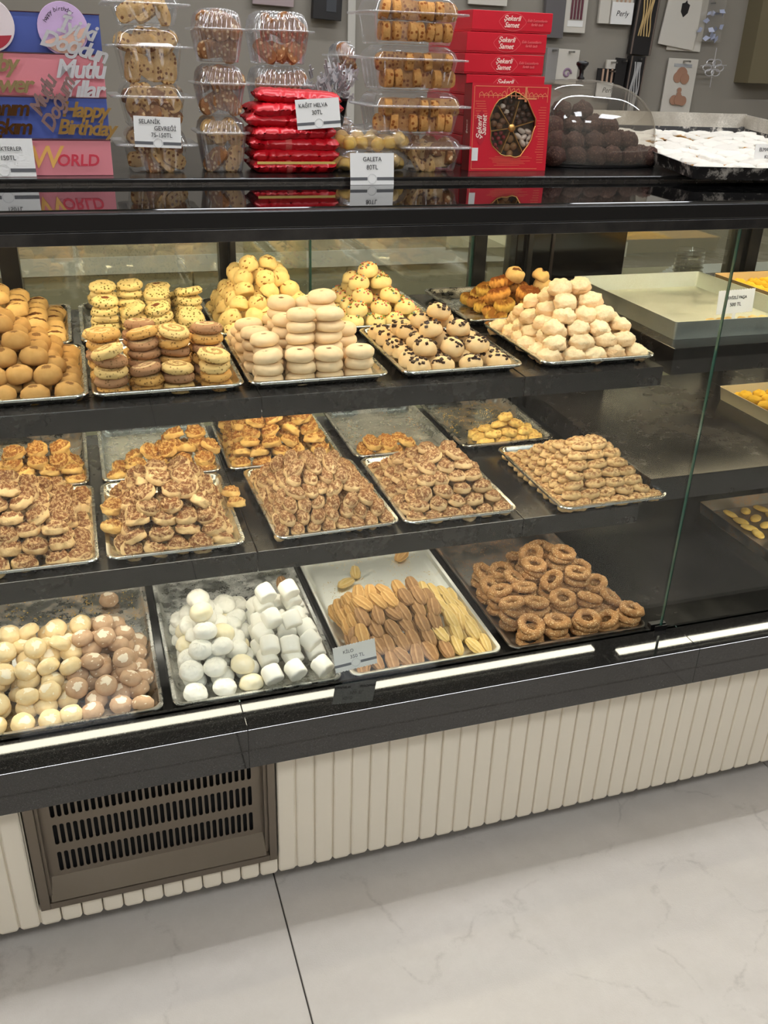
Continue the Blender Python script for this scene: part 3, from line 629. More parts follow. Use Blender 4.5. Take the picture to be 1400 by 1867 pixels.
def pile(kind, T, foot, peak, n, sp, dz, desc, group, top=(.03, .03), jit=.0025, tilt=.12, yaw=None, pw=1., rad=.02, kindf=None, sc_=1., lean=0., z0=0.):
    """heap in layers: each layer a grid that draws in towards the peak; label says layer, row and place in the row"""
    for k in range(n):
        t = (k / max(n - 1, 1)) ** pw; hu, hv = top[0] / 2, top[1] / 2
        u0 = foot[0] + (peak[0] - hu - foot[0]) * t; u1 = foot[1] + (peak[0] + hu - foot[1]) * t
        v0 = foot[2] + (peak[1] - hv - foot[2]) * t; v1 = foot[3] + (peak[1] + hv - foot[3]) * t
        nx = max(1, int((u1 - u0) / sp[0] + .35)); ny = max(1, int((v1 - v0) / sp[1] + .35))
        for j in range(ny):
            v = v0 + sp[1] / 2 + (j + (0.0)) * max(sp[1], (v1 - v0) / ny) if ny > 1 else (v0 + v1) / 2
            odd = ((j + k) % 2) * .0
            for i in range(nx):
                u = (u0 + u1) / 2 + (i - (nx - 1) / 2 + odd) * max(sp[0], (u1 - u0 - sp[0] * .1) / nx)
                du, dv = random.gauss(0, jit), random.gauss(0, jit)
                kk = kindf(u, v, k) if kindf else kind
                rz = random.uniform(0, 2 * PI) if yaw is None else random.gauss(yaw[0], yaw[1])
                d = desc if not isinstance(desc, dict) else desc[kk]
                lab = '%s, %s layer, %s row, %s from west end' % (d, ORD[k] if k < n - 1 or n == 1 else 'topmost', ROW[min(j, 11)], NTH[min(i, 13)])
                put(kk, T, u + du, v + dv, z0 + k * dz + abs(random.gauss(0, .0006)), (random.gauss(0, tilt) + lean, random.gauss(0, tilt), rz), lab, group, rad, sc_)
def columns(kind, T, rows, dz, desc, group, jit=.002, tilt=.05, yaw=None, rad=.024, sc_=1.):
    """stacked columns: rows = [(v, [(u, height)...])]"""
    for j, (v, cs) in enumerate(rows):
        for i, (u, h) in enumerate(cs):
            ou = ov = 0
            for k in range(h):
                ou += random.gauss(0, jit); ov += random.gauss(0, jit); tl = tilt * (1 + .6 * (k == h - 1))
                lab = '%s, %s of %s in the %s stack, %s row' % (desc, 'topmost' if k == h - 1 and h > 1 else ('lowest' if k == 0 else NTH[k] + ' up'), ['one', 'two', 'three', 'four', 'five', 'six', 'seven', 'eight'][h - 1], NTH[i], ROW[j])
                rz = random.uniform(0, 2 * PI) if yaw is None else random.gauss(yaw[0], yaw[1])
                put(kind, T, u + ou, v + ov, k * dz, (random.gauss(0, tl), random.gauss(0, tl), rz), lab, group, rad, sc_)
A0 = (0, .12)
# upper shelf, front trays
pile('tan', T1, (.012, .238, .016, .28), (.12, .17), 5, (.047, .042), .0215, 'smooth tan cookie', 'smooth tan cookies', (.07, .07), yaw=(0, .25), rad=.022, tilt=.14, pw=.85)
columns('swirl', T2, [(.036, [(.034, 5), (.089, 3), (.144, 3), (.2, 4)]), (.078, [(.03, 6), (.088, 6), (.142, 6), (.2, 6)]), (.135, [(.028, 5), (.085, 6), (.142, 5), (.198, 5)]), (.195, [(.03, 3), (.09, 4), (.15, 4), (.205, 3)]), (.25, [(.03, 2), (.09, 2), (.15, 2), (.205, 2)])], .0165, 'speckled swirl slice', 'swirl slice cookies', tilt=.07)
columns('smooth', T3, [(.036, [(.04, 3), (.093, 3), (.146, 3), (.2, 3)]), (.073, [(.046, 4), (.1, 6), (.155, 6), (.208, 2)]), (.118, [(.035, 4), (.09, 5), (.143, 7), (.2, 4)]), (.165, [(.03, 4), (.085, 6), (.14, 6), (.195, 3)]), (.21, [(.03, 3), (.085, 4), (.14, 4), (.195, 3)]), (.255, [(.03, 2), (.085, 2), (.14, 2), (.195, 2)])], .0198, 'smooth beige date cookie', 'smooth beige date cookies', jit=.0016, yaw=(0, .12))
pile('chip', T4, (.012, .228, .014, .275), (.12, .16), 4, (.050, .046), .0225, 'chocolate chip cookie', 'chocolate chip cookies', (.06, .06), rad=.022, tilt=.16, pw=.9)
pile('mac', T5, (.012, .235, .014, .275), (.115, .14), 6, (.046, .044), .0215, 'pale rough macaroon', 'pale macaroons', (.085, .07), rad=.022, tilt=.14, pw=1.1)
# upper shelf, back trays
pile('slot', U1, (.012, .240, .03, .27), (.09, .14), 5, (.0455, .04), .0225, 'golden date slot cookie', 'golden date slot cookies', (.06, .06), yaw=A0, rad=.021, tilt=.1)
columns('seed', U2, [(.06, [(.052, 5), (.106, 4), (.160, 4), (.212, 3)]), (.115, [(.048, 6), (.103, 6), (.158, 5), (.212, 5)]), (.17, [(.05, 4), (.105, 5), (.16, 5), (.21, 4)]), (.225, [(.05, 3), (.105, 3), (.16, 3), (.21, 3)])], .0165, 'yellow seeded cookie', 'yellow seeded cookies', tilt=.12)
pile('crack', U3, (.010, .225, .015, .275), (.11, .14), 6, (.0395, .038), .0215, 'cracked yellow cookie', 'cracked yellow cookies', (.075, .06), rad=.02, tilt=.3, pw=1.2)
pile('candy', U4, (.02, .225, .03, .27), (.10, .13), 5, (.0465, .045), .0225, 'candy topped cookie', 'candy topped cookies', (.04, .05), rad=.022, tilt=.1)
pile('twist', U5, (.06, .235, .02, .2), (.12, .1), 4, (.062, .038), .02, 'golden twisted ring pastry', 'golden twisted ring pastries', (.09, .06), rad=.026, tilt=.2, yaw=(.1, .5))
for i, (u, v, z, r) in enumerate([(.135, .09, .092, (.5, .3, .3)), (.215, .1, .062, (.2, .1, .4)), (.205, .1, .083, (.45, .3, 1.))]):
    put('slot', U5, u, v, z - .012, r, ['golden cookie leaning on top of the twists', 'golden cookie beside the twists', 'nut sprinkled cookie perched highest beside the black panel'][i], 'golden date slot cookies', .021, 1.1)
# lower shelf, front trays
pile('roll', M1, (.008, .236, .014, .31), (.10, .16), 6, (.043, .037), .0192, 'rolled brown pastry, front western tray', 'rolled pastries', (.07, .08), rad=.021, tilt=.22, jit=.0035)
pile('roll', M2, (.02, .226, .014, .30), (.125, .15), 6, (.041, .036), .0192, 'rolled pastry in the second front tray', 'curled pastries', (.09, .08), rad=.021, tilt=.24, jit=.0035, pw=1.15)
put('rollg', M2, .018, .16, .028, (.2, .1, 1), 'golden curled pastry at the western rim of the second front tray', 'curled pastries'); put('rollg', M2, .012, .10, .016, (.1, .4, 1), 'golden pastry hanging over the tray corner', 'curled pastries')
put('rollg', M2, .252, .155, .012, (.2, .3, 2), 'golden pastry bridging the gap between two trays', 'curled pastries', sc_=.85); put('rollg', M2, .247, .195, .018, (.2, .1, 2), 'golden pastry lodged behind the bridging one', 'curled pastries', sc_=.85)
pile('fing', M3, (.012, .236, .012, .30), (.105, .14), 6, (.029, .042), .0172, 'finger pastry with nut topping', 'finger pastries', (.10, .07), rad=.017, tilt=.14, yaw=(0, .3), lean=.18, z0=.003, jit=.0025)
pile('oval', M4, (.010, .232, .012, .30), (.12, .14), 6, (.037, .038), .0172, 'oval nut pastry', 'oval nut pastries', (.09, .07), rad=.018, tilt=.14, lean=.1)
pile('lobe', M5, (.008, .238, .012, .30), (.115, .13), 7, (.0405, .029), .0148, 'small lobed pastry', 'small lobed pastries', (.085, .06), rad=.017, tilt=.1, yaw=(0, .16), jit=.0016)
# lower shelf, back trays
pile('rollg', N1, (.05, .24, .012, .13), (.15, .07), 4, (.043, .038), .0195, 'golden rosette in the western back tray', 'golden rosettes', (.12, .04), rad=.021, tilt=.25)
pile('rollg', N2, (.01, .24, .012, .10), (.16, .06), 3, (.042, .036), .0195, 'rosette in the half empty tray', 'rosettes behind the curled pastries', (.16, .05), rad=.021, tilt=.3)
pile('rollg', N2, (.11, .24, .05, .16), (.18, .10), 4, (.042, .036), .019, 'rosette heaped at the eastern rim', 'rosettes behind the curled pastries', (.09, .04), rad=.021, tilt=.3)
pile('rollg', N3, (.01, .24, .012, .27), (.125, .12), 6, (.043, .040), .0195, 'rosette in the heaped back tray', 'mixed rosettes', (.12, .08), rad=.021, tilt=.3, pw=1.25, jit=.004)
pile('rollg', N4, (.02, .16, .012, .085), (.09, .04), 2, (.036, .03), .018, 'small pastry in the nearly empty tray', 'small pastries at the tray rim', (.11, .05), rad=.019, tilt=.25, sc_=.85)
pile('lobey', N5, (.05, .225, .02, .10), (.13, .055), 4, (.042, .03), .0165, 'yellow lobed pastry', 'yellow lobed pastries', (.05, .03), rad=.018, tilt=.2, yaw=(0, .4))
# bottom deck
pile('van', D1, (.012, .300, .014, .255), (.14, .2), 4, (.0415, .038), .0215, {'van': 'vanilla cookie with white top', 'coc': 'cocoa cookie with cream top'}, 'vanilla and cocoa cookies', (.22, .10), rad=.02, tilt=.3, jit=.0045, kindf=lambda u, v, k: 'coc' if u + random.gauss(0, .006) > .17 + .1 * (v - .1) else 'van')
put('coc', D1, .237, .402, 0, (.02, .05, .3), 'lone cocoa cookie with cream top on the bare back of its tray', 'vanilla and cocoa cookies')
pile('pow', D2, (.014, .175, .014, .27), (.075, .19), 5, (.046, .044), .0225, 'white powdered round cookie', 'white powdered round cookies', (.045, .10), rad=.022, tilt=.2, pw=.9)
pile('pow', D2, (.09, .18, .19, .33), (.13, .25), 3, (.046, .044), .0235, 'rear cream powdered round cookie', 'white powdered round cookies', (.07, .05), rad=.022, tilt=.2)
pile('cyl', D2, (.160, .300, .016, .27), (.225, .19), 4, (.0395, .047), .028, 'white powdered cylinder cookie', 'white powdered cylinders', (.08, .05), rad=.019, tilt=.12, yaw=(.25, .2), lean=.55, z0=.010)
put('barb', D2, .265, .325, .03, (.9, .2, .5), 'brown ridged cookie stuck behind the white cylinders', 'odd cookies')
KF = lambda u, v, k: 'bary' if u > .205 + random.gauss(0, .012) else ('bart' if (v > .13 and u < .15) or random.random() < .12 else 'barb')
pile('barb', D3, (.016, .302, .022, .235), (.125, .165), 5, (.0285, .036), .0148, {'barb': 'brown ridged cookie', 'bart': 'tan ridged cookie', 'bary': 'yellow ridged cookie'}, 'ridged piped cookies', (.15, .06), rad=.02, tilt=.14, yaw=(.22, .22), lean=.42, z0=.009, kindf=KF, jit=.003)
put('bary', D3, .085, .345, 0, (.0, .1, -1.05), 'loose yellow ridged cookie lying on the bare tray', 'ridged piped cookies'); put('bary', D3, .118, .385, 0, (.1, .2, -.2), 'loose yellow ridged cookie behind its twin on the bare tray', 'ridged piped cookies'); put('bart', D3, .247, .432, 0, (.1, 0, -.75), 'loose tan ridged cookie near the back rim of the bare tray', 'ridged piped cookies')
columns('ring', D4, [(.042, [(.06, 3), (.122, 3), (.182, 3), (.238, 2), (.287, 3)]), (.098, [(.052, 4), (.105, 4), (.16, 4), (.215, 4), (.27, 3)]), (.152, [(.045, 4), (.098, 4), (.150, 5), (.205, 6), (.257, 4)]), (.206, [(.045, 3), (.1, 4), (.15, 6), (.205, 7), (.26, 4)]), (.258, [(.05, 3), (.1, 3), (.155, 6), (.205, 6), (.255, 3)]), (.31, [(.16, 3), (.21, 4)])], .0138, 'brown sesame ring', 'sesame rings', jit=.003, tilt=.16, rad=.026)
pile('flat', DB, (.02, .30, .04, .10), (.15, .07), 1, (.052, .04), .01, 'flat yellow cookie', 'flat yellow cookies at the back', (.1, .05), yaw=A0, tilt=.03, rad=.016)
# pans beyond the joint
PA = (1.115, 1.520, 1.0072, .352, .425, 0); pile('small', PA, (.075, .345, .012, .075), (.2, .05), 2, (.0275, .026), .011, 'small pale cookie', 'small pale cookies in the big pan', (.2, .03), tilt=.1, rad=.013)
PB = (1.485, 1.52, 1.0072, .35, .39, 0); pile('yel', PB, (.012, .22, .16, .38), (.12, .27), 2, (.037, .034), .0145, 'lumpy yellow cookie, upper pan', 'yellow cookies', (.2, .18), tilt=.1, rad=.018)
PC = (1.545, 1.55, .7262, .35, .33, 0); pile('yel', PC, (.03, .22, .06, .32), (.12, .2), 2, (.037, .034), .0145, 'lumpy yellow cookie, lower pan', 'yellow cookies', (.2, .18), tilt=.1, rad=.018)
PD = (1.49, 1.50, .4382, .34, .30, 0); pile('flat', PD, (.05, .2, .12, .28), (.12, .2), 1, (.052, .035), .01, 'flat pastry remain, deck pan', 'pastry remains', (.1, .1), tilt=.05, rad=.018)

# hidden inner pieces are dropped: small z-buffers from the camera and from a step to either side
def visible(P):
    keep = np.zeros(len(P)); pos = np.array([p['p'] for p in P]); pos[:, 2] += .011; S = .4; Wd, Hd = int(1400 * S), int(1867 * S)
    for dx, dz in ((0, 0), (-.3, 0), (.3, 0)):
        c = (pos - np.array([dx, 0, 1.5 + dz])) @ RW; zc = c[:, 2]; X = (c[:, 0] / zc * 1655 + 700) * S; Y = (c[:, 1] / zc * 1655 + 933.5) * S
        R = np.array([p['rad'] for p in P]) / zc * 1655 * S; ids = -np.ones((Hd, Wd), int)
        for i in np.argsort(-zc):
            a0, a1, b0, b1 = int(X[i] - R[i]), int(X[i] + R[i]) + 1, int(Y[i] - R[i] * .62), int(Y[i] + R[i] * .62) + 1
            a0, b0 = max(a0, 0), max(b0, 0); a1, b1 = min(a1, Wd), min(b1, Hd)
            if a1 <= a0 or b1 <= b0: continue
            yy, xx = np.mgrid[b0:b1, a0:a1]; m = ((xx - X[i]) / R[i]) ** 2 + ((yy - Y[i]) / (R[i] * .62)) ** 2 < 1
            ids[b0:b1, a0:a1][m] = i
        cnt = np.bincount(ids[ids >= 0], minlength=len(P)); keep = np.maximum(keep, cnt if dx == 0 else cnt - 14)
    return keep > 5
def spawn(P):
    for p in P:
        name, meshes, child = K[p['k']]; v = random.randrange(len(meshes))
        o = link(name, meshes[v], None, p['p'], p['r']); tag(o, p['l'], 'pastry' if 'pastry' in name or 'ring' in name else 'cookie', p['g'])
        if p['s'] != 1.: o.scale = (p['s'],) * 3
        if child:
            c = link(child[0], child[1][v], o); c['kind'] = 'stuff'
keepm = visible(PIECES)
spawn([p for p, k_ in zip(PIECES, keepm) if k_])

# crumbs: nobody could count them
def crumbs(name, label, T, rect, n, mat, sz=.0012, seed=1):
    rnd = random.Random(seed); b = BM(); x, y, z, W, L, r = T
    for i in range(n):
        u = rnd.uniform(rect[0], rect[1]); v = rnd.uniform(rect[2], rect[3]); s = sz * rnd.uniform(.4, 1.3)
        if noise.noise(Vector((u * 14, v * 14, seed))) < -.05: continue
        a = rnd.uniform(0, 6); P = [(x + u + s * math.cos(a + q), y + v + s * math.sin(a + q), z + .0015) for q in (0, 2.1, 4.2)] + [(x + u, y + v, z + .0015 + s)]
        b.add(P, [(0, 1, 3), (1, 2, 3), (2, 0, 3), (0, 2, 1)])
    o = b.build(name, mat); tag(o, label, 'crumbs', None, 'stuff')
crumbs('crumbs', 'pale crumbs along the back rim of the vanilla cookie tray', D1, (.03, .29, .3, .46), 420, C['flat'], .0016, 2)
crumbs('crumbs', 'pale crumbs on the bare back of the ridged cookie tray', D3, (.03, .29, .26, .46), 500, C['van'], .0014, 3)
crumbs('crumbs', 'brown crumbs behind the sesame rings', D4, (.03, .29, .3, .47), 900, C['ring'], .0011, 4)
crumbs('crumbs', 'seeds scattered on the nearly empty back tray', N4, (.02, .22, .1, .3), 160, C['twist'], .0012, 5)
crumbs('crumbs', 'nut crumbs behind the small yellow heap', N5, (.03, .21, .12, .3), 420, C['flat'], .0014, 6)
crumbs('crumbs', 'dark crumbs on the tray behind the rosettes', N1, (.05, .24, .15, .3), 220, C['ring'], .0012, 7)
crumbs('crumbs', 'crumbs fallen between the lower shelf and the deck trays', (.4, 1.83, .435, 0, 0, 0), (0, .3, 0, .1), 260, C['van'], .0013, 8)

# ------------------------------------------------------------------ goods on the countertop
ZC = 1.3152
def rip(x0, x1, y0, y1, r, z, N, amp, per):
    P = []; w_, d_ = x1 - x0 - 2 * r, y1 - y0 - 2 * r; tot = 2 * (w_ + d_) + 2 * PI * r
    for i in range(N):
        s = tot * i / N; q = s
        for k in range(4):
            L_ = w_ if k % 2 == 0 else d_
            if q < L_:
                p, nn = [((x0 + r + q, y0), (0, -1)), ((x1, y0 + r + q), (1, 0)), ((x1 - r - q, y1), (0, 1)), ((x0, y1 - r - q), (-1, 0))][k]; break
            q -= L_
            if q < PI * r / 2:
                a = q / r + [-PI / 2, 0, PI / 2, PI][k]; c = [(x1 - r, y0 + r), (x1 - r, y1 - r), (x0 + r, y1 - r), (x0 + r, y0 + r)][k]
                nn = (math.cos(a), math.sin(a)); p = (c[0] + r * nn[0], c[1] + r * nn[1]); break
            q -= PI * r / 2
        o = amp * math.sin(2 * PI * i / per)
        P.append((p[0] + nn[0] * o, p[1] + nn[1] * o, z))
    return P
def m_bread(name, c1, c2, crust, nut):
    return dough(name, c1, c2, speck=nut, spscale=130, bump=1., bdist=.002, bscale=240, vary=.2, scale=60)
BR = dict(almond=m_bread('biscotti_almond', (232, 196, 138), (214, 166, 100), None, (136, 84, 44)), brown=m_bread('biscotti_brown', (176, 124, 80), (146, 96, 60), None, (230, 196, 150)), rusk=m_bread('biscotti_rusk', (216, 164, 98), (196, 136, 72), None, (150, 84, 34)))
def slice_mesh(name, L, T, H, mat, seed):
    b = BM(); Ls = []; n = 18
    for t, k in ((-.5, .9), (-.42, 1), (.42, 1), (.5, .9)):
        lp = []
        for i in range(n):
            a = 2 * PI * i / n; x = math.copysign(abs(math.cos(a)) ** .55, math.cos(a)); z = math.copysign(abs(math.sin(a)) ** (.55 if math.sin(a) < 0 else .8), math.sin(a))
            q = k * (1 + .07 * nz((x, z, t), 2.5, seed)); lp.append((x * L / 2 * q, t * T, z * H / 2 * q))
        Ls.append(lp)
    b.loops(Ls); me = mesh(name, b.V, b.F, mat, True); me.set_sharp_from_angle(angle=math.radians(45)); return me
SL = {k: [slice_mesh('biscotti', .050 * f, .0125, .030 * f, BR[k], s) for s, f in enumerate((1., .92, 1.05))] for k in ('almond', 'brown')}
SL['rusk'] = [slice_mesh('rusk_slice', .046, .015, .034, BR['rusk'], s) for s in range(3)]
SL['long'] = [slice_mesh('long_rusk', .10, .018, .026, BR['rusk'], s) for s in range(2)]
def container(nm, x0, x1, y0, y1, z, hb, hl, label, ribs=False, fl=.014, content='almond', n=(4, 2, 2), clabel=None, hgap=0., grp='clear plastic clamshells', rlid=None):
    t = thing('plastic_container', label, 'container', ((x0 + x1) / 2, (y0 + y1) / 2, z), group=grp)
    hx, hy = (x1 - x0) / 2, (y1 - y0) / 2; amp = .0018 if ribs else .00035; N = 320 if ribs else 160; per = 8; M_pl = M_rib if ribs else M_plastic; tp = .008
    def lp(i, zz, am=amp, r=.014): return rip(-hx + i, hx - i, -hy + i, hy - i, r, zz, N, am, per)
    b = BM(); b.loops([lp(tp + .004, .0015, 0), lp(tp + .001, .0005), lp(tp, .004), lp(.001, hb - .002), lp(0, hb, 0)], cap1=False); b.build('container_base', M_pl, t, True)
    b = BM(); b.loops([lp(-.0005, hb, 0), lp(-fl, hb - .0004, 0, .02), lp(-fl, hb + .0026, 0, .02), lp(-.0003, hb + .0032, 0)], cap0=False, cap1=False)
    b.build('flange', M_rim, t, True)
    b = BM(); b.loops([lp(0, hb + .002, 0), lp(.004, hb + hl * .55, amp if (rlid if rlid is not None else ribs) else 0), lp(.008, hb + hl - .006, amp if ribs else 0), lp(.015, hb + hl - .0005, 0), lp(.02, hb + hl, 0)], cap0=False); b.build('lid', M_pl, t, True)
    rnd = random.Random(int(z * 1000 + x0 * 777)); nx, ny, nl = n; cx, cy = (x0 + x1) / 2, (y0 + y1) / 2
    for k in range(nl):
        for j in range(ny):
            for i in range(nx):
                if j > 0 and k == 0: continue
                fx = (i + .5) / nx - .5; wx = (x1 - x0 - .03); zz = z + .004 + .016 + k * (hb + hl - .045) / max(nl - 1, 1)
                kd = content if content != 'mix' else rnd.choice(('almond', 'almond', 'brown'))
                me = rnd.choice(SL[kd])
                y = y0 + .018 + (y1 - y0 - .036) * (j / max(ny - 1, 1)); x = cx + fx * wx
                if content == 'rusk': rot = (rnd.gauss(0, .08), rnd.gauss(0, .05), PI / 2 + rnd.gauss(0, .1) if rnd.random() < .72 else rnd.gauss(0, .1))
                elif content == 'long': rot = (rnd.gauss(0, .06), rnd.gauss(0, .04), rnd.gauss(0, .06))
                else: rot = (rnd.gauss(0, .35), rnd.choice((0, PI / 2, .6, -.6, 1.2)) + rnd.gauss(0, .2), rnd.gauss(0, .5))
                o = link('biscotti' if kd in ('almond', 'brown') else 'rusk_slice', me, None, (x, y, zz), rot); o.scale = (.93, .93, .88)
                tag(o, '%s, %s layer, %s row, %s from west' % (clabel, ['lower', 'upper', 'third'][k], ['front', 'second', 'rear'][min(j, 2)], NTH[i]), 'biscuit', 'slices in plastic containers')
    return t
# stack A (behind the first price tag)
ya, yb = 1.635, 1.75
for i, (z, hb, hl, cl) in enumerate(((ZC, .042, .028, 'mix'), (1.386, .043, .023, 'mix'), (1.453, .048, .030, 'almond'), (1.532, .028, .03, 'almond'))):
    container('a', .088, .190, ya, yb, z, hb, hl, ['plastic clamshell of biscotti at the bottom of the stack behind a price tag', 'plastic clamshell of biscotti second in the stack behind a price tag', 'domed plastic clamshell of pale almond biscotti third in that stack', 'plastic clamshell of almond cake slices cut by the top of the photo'][i], False, .016, cl, (4, 2, 2) if cl != 'almond' or i < 3 else (3, 2, 1), ['mixed biscotti in the bottom tagged clamshell', 'mixed biscotti in the second tagged clamshell', 'pale biscotti in the domed clamshell', 'almond slice in the highest clamshell'][i])
for i, (z, hb, hl) in enumerate(((ZC, .061, .026), (1.4035, .047, .030), (1.4825, .047, .031))):
    container('b', .213, .288, 1.635, 1.73, z, hb, hl, ['bottom ribbed clamshell of biscotti next to the red packets', 'middle ribbed clamshell of biscotti in the second stack', 'top ribbed clamshell of dark biscotti in the second stack'][i], True, .008, 'brown' if i == 2 else ('mix' if i == 0 else 'brown'), (3, 2, 2), ['biscotti in the bottom ribbed clamshell', 'brown biscotti in the middle ribbed clamshell', 'dark biscotti in the top ribbed clamshell'][i], grp='ribbed clamshells')
for i, (z, hb, hl) in enumerate(((ZC, .052, .03), (1.3985, .049, .032), (1.4815, .051, .032))):
    container('c', .325, .425, 1.75, 1.85, z, hb, hl, ['ribbed clamshell hidden at the bottom behind red packets', 'ribbed clamshell just above and behind the red packets', 'ribbed clamshell of dark biscotti highest behind the red packets'][i], True, .010, 'brown', (4, 1, 2), ['biscotti in the low clamshell behind packets', 'brown biscotti in the clamshell above the packets', 'dark biscotti in the highest clamshell behind packets'][i], grp='ribbed clamshells')
for i, (x0, x1, z, hb, hl, c, n) in enumerate(((.575, .680, ZC, .040, .020, 'mix', (4, 2, 2)), (.512, .674, 1.377, .045, .024, 'rusk', (8, 1, 2)), (.512, .664, 1.4475, .048, .022, 'rusk', (7, 1, 2)), (.506, .660, 1.519, .046, .030, 'rusk', (8, 1, 2)))):
    container('d', x0, x1, 1.635, 1.75, z, hb, hl, ['narrow clamshell of broken biscotti at the foot beside the red boxes', 'wide clamshell of golden rusks second from the counter', 'wide clamshell of raisin rusks third from the counter', 'wide clamshell of golden rusks highest beside the red boxes'][i], False, .016, c, n, ['biscotti in the narrow foot clamshell', 'golden rusk in the second wide clamshell', 'raisin rusk in the third wide clamshell', 'golden rusk in the highest wide clamshell'][i], grp='wide clamshells')
for i in range(2):
    container('e', .505, .545, 1.86, 1.95, 1.3935 + .064 * i - .0783 * (1 - i), .05 if i == 0 else .04, .026, ['slim ribbed container behind the wide clamshells, lower one', 'slim ribbed container behind the wide clamshells, upper one'][i], True, .01, 'brown', (1, 1, 2), ['biscotti in the lower slim container', 'biscotti in the upper slim container'][i], grp='ribbed clamshells')

# red wafer packets
def pack(nm, W, D, H, mats, seed, edge=.006):
    nx, ny = 44, 14; V = []; F = []; fm = []
    for side in (1, -1):
        for i in range(nx + 1):
            for j in range(ny + 1):
                u, v = i / nx * 2 - 1, j / ny * 2 - 1; x = u * W / 2 + (edge * .3 * (1 if j % 2 else -1) if i in (0, nx) else 0)
                k = max(0, 1 - abs(u) ** 12) ** .6 * max(0, 1 - abs(v) ** 6) ** .4
                V.append((x, v * D / 2 * (1 - .06 * abs(u) ** 6), H / 2 + side * (H / 2 * k + .0003) + .0034 * nz((u * 5, v * 2.4, side), 3.2, seed) * (1 if abs(u) < .97 else 2)))
    o = (nx + 1) * (ny + 1)
    for s_ in (0, 1):
        for i in range(nx):
            for j in range(ny):
                a = s_ * o + i * (ny + 1) + j; f = (a, a + ny + 1, a + ny + 2, a + 1); F.append(f if s_ == 0 else f[::-1]); fm.append(1 if abs(i - nx * .42) < 1.5 and len(mats) > 1 else 0)
    for i in range(nx):
        for j in (0, ny):
            a = i * (ny + 1) + j; F.append((a, a + o, a + o + ny + 1, a + ny + 1)); fm.append(0)
    return mesh(nm, V, F, mats, True, fm=fm)
M_pink = plain('pink_seam', (214, 96, 90), .3)
zz = ZC
for i in range(7):
    h = .0208; me = pack('wafer_packet', .143 + .006 * (i % 3), .10, h, [M_redfoil, M_pink] if i in (0, 2) else [M_redfoil], i)
    o = link('wafer_packet', me, None, (.368 + [0, .002, .001, -.002, -.004, .006, .012][i], 1.668 + [0, .002, .001, -.003, 0, .002, .004][i], zz), (0, [0, 0, .01, -.02, .02, -.03, .035][i], [0, .02, -.02, .05, -.06, .08, -.1][i]))
    tag(o, 'red foil wafer packet, ' + ['bottom of its stack', 'second up in its stack, over a yellow edge', 'third up in its stack', 'fourth up in its stack', 'fifth up in its stack', 'sixth up, behind the price card', 'topmost and crumpled in its stack'][i], 'packet', 'red wafer packets'); zz += .0180
    if i == 0:
        y_ = link('yellow_edge_strip', mesh('yellow_edge_strip', *(lambda b: (b.V, b.F))(BM().box(-.068, .068, -.0515, -.0505, .0155, .0195)), plain('yellow_foil', (222, 190, 104), .35), False), o)
# bags of small round rusks
for q, (x, y, z, n1, n2) in enumerate(((.503, 1.66, ZC, 8, 3), (.515, 1.665, 1.350, 8, 3))):
    o = blob('bag_film', .076, .045, .040, M_film, lambda a, b_, c, r: (1 + .05 * nz((a, b_, c), 4, q), .08 * nz((a, b_, c), 5, q), 0), 40, 20, q, .05, 2.5, .6, .8)
    t = thing('rusk_bag', ['clear bag of small round rusks lying under another bag', 'clear bag of small round rusks on top of another bag behind the price card'][q], 'bag', (x, y, z), group='bags of round rusks')
    link('bag_film', o, t)
    b = BM(); P = [(-.07, -.01 + .02 * i / 5, .018 + .012 * ((i % 2) - .5)) for i in range(6)]; Q = [(-.088, -.018 + .036 * i / 5, .02 + .02 * ((i % 2) - .5)) for i in range(6)]
    b.add(P + Q, [(i, i + 1, i + 7, i + 6) for i in range(5)]); b.build('bag_neck', M_film, t)
    for j in range(n2):
        for i in range(n1):
            if abs(j - 1) == 1 and i in (0, n1 - 1): continue
            for kz in range(1 if j == 1 else 1):
                c = link('round_rusk_cookie', K['gal'][1][(i + j) % 3], None, (x - .062 + i * .0175, y - .022 + j * .021, z + .006 + .008 * ((i * 7 + j) % 3 == 0)), (random.gauss(0, .4), random.gauss(0, .4), 0))
                tag(c, 'small round rusk in the %s bag, %s row, %s from the red packets' % (['lower', 'upper'][q], ROW[j], NTH[i]), 'cookie', 'small round rusks')
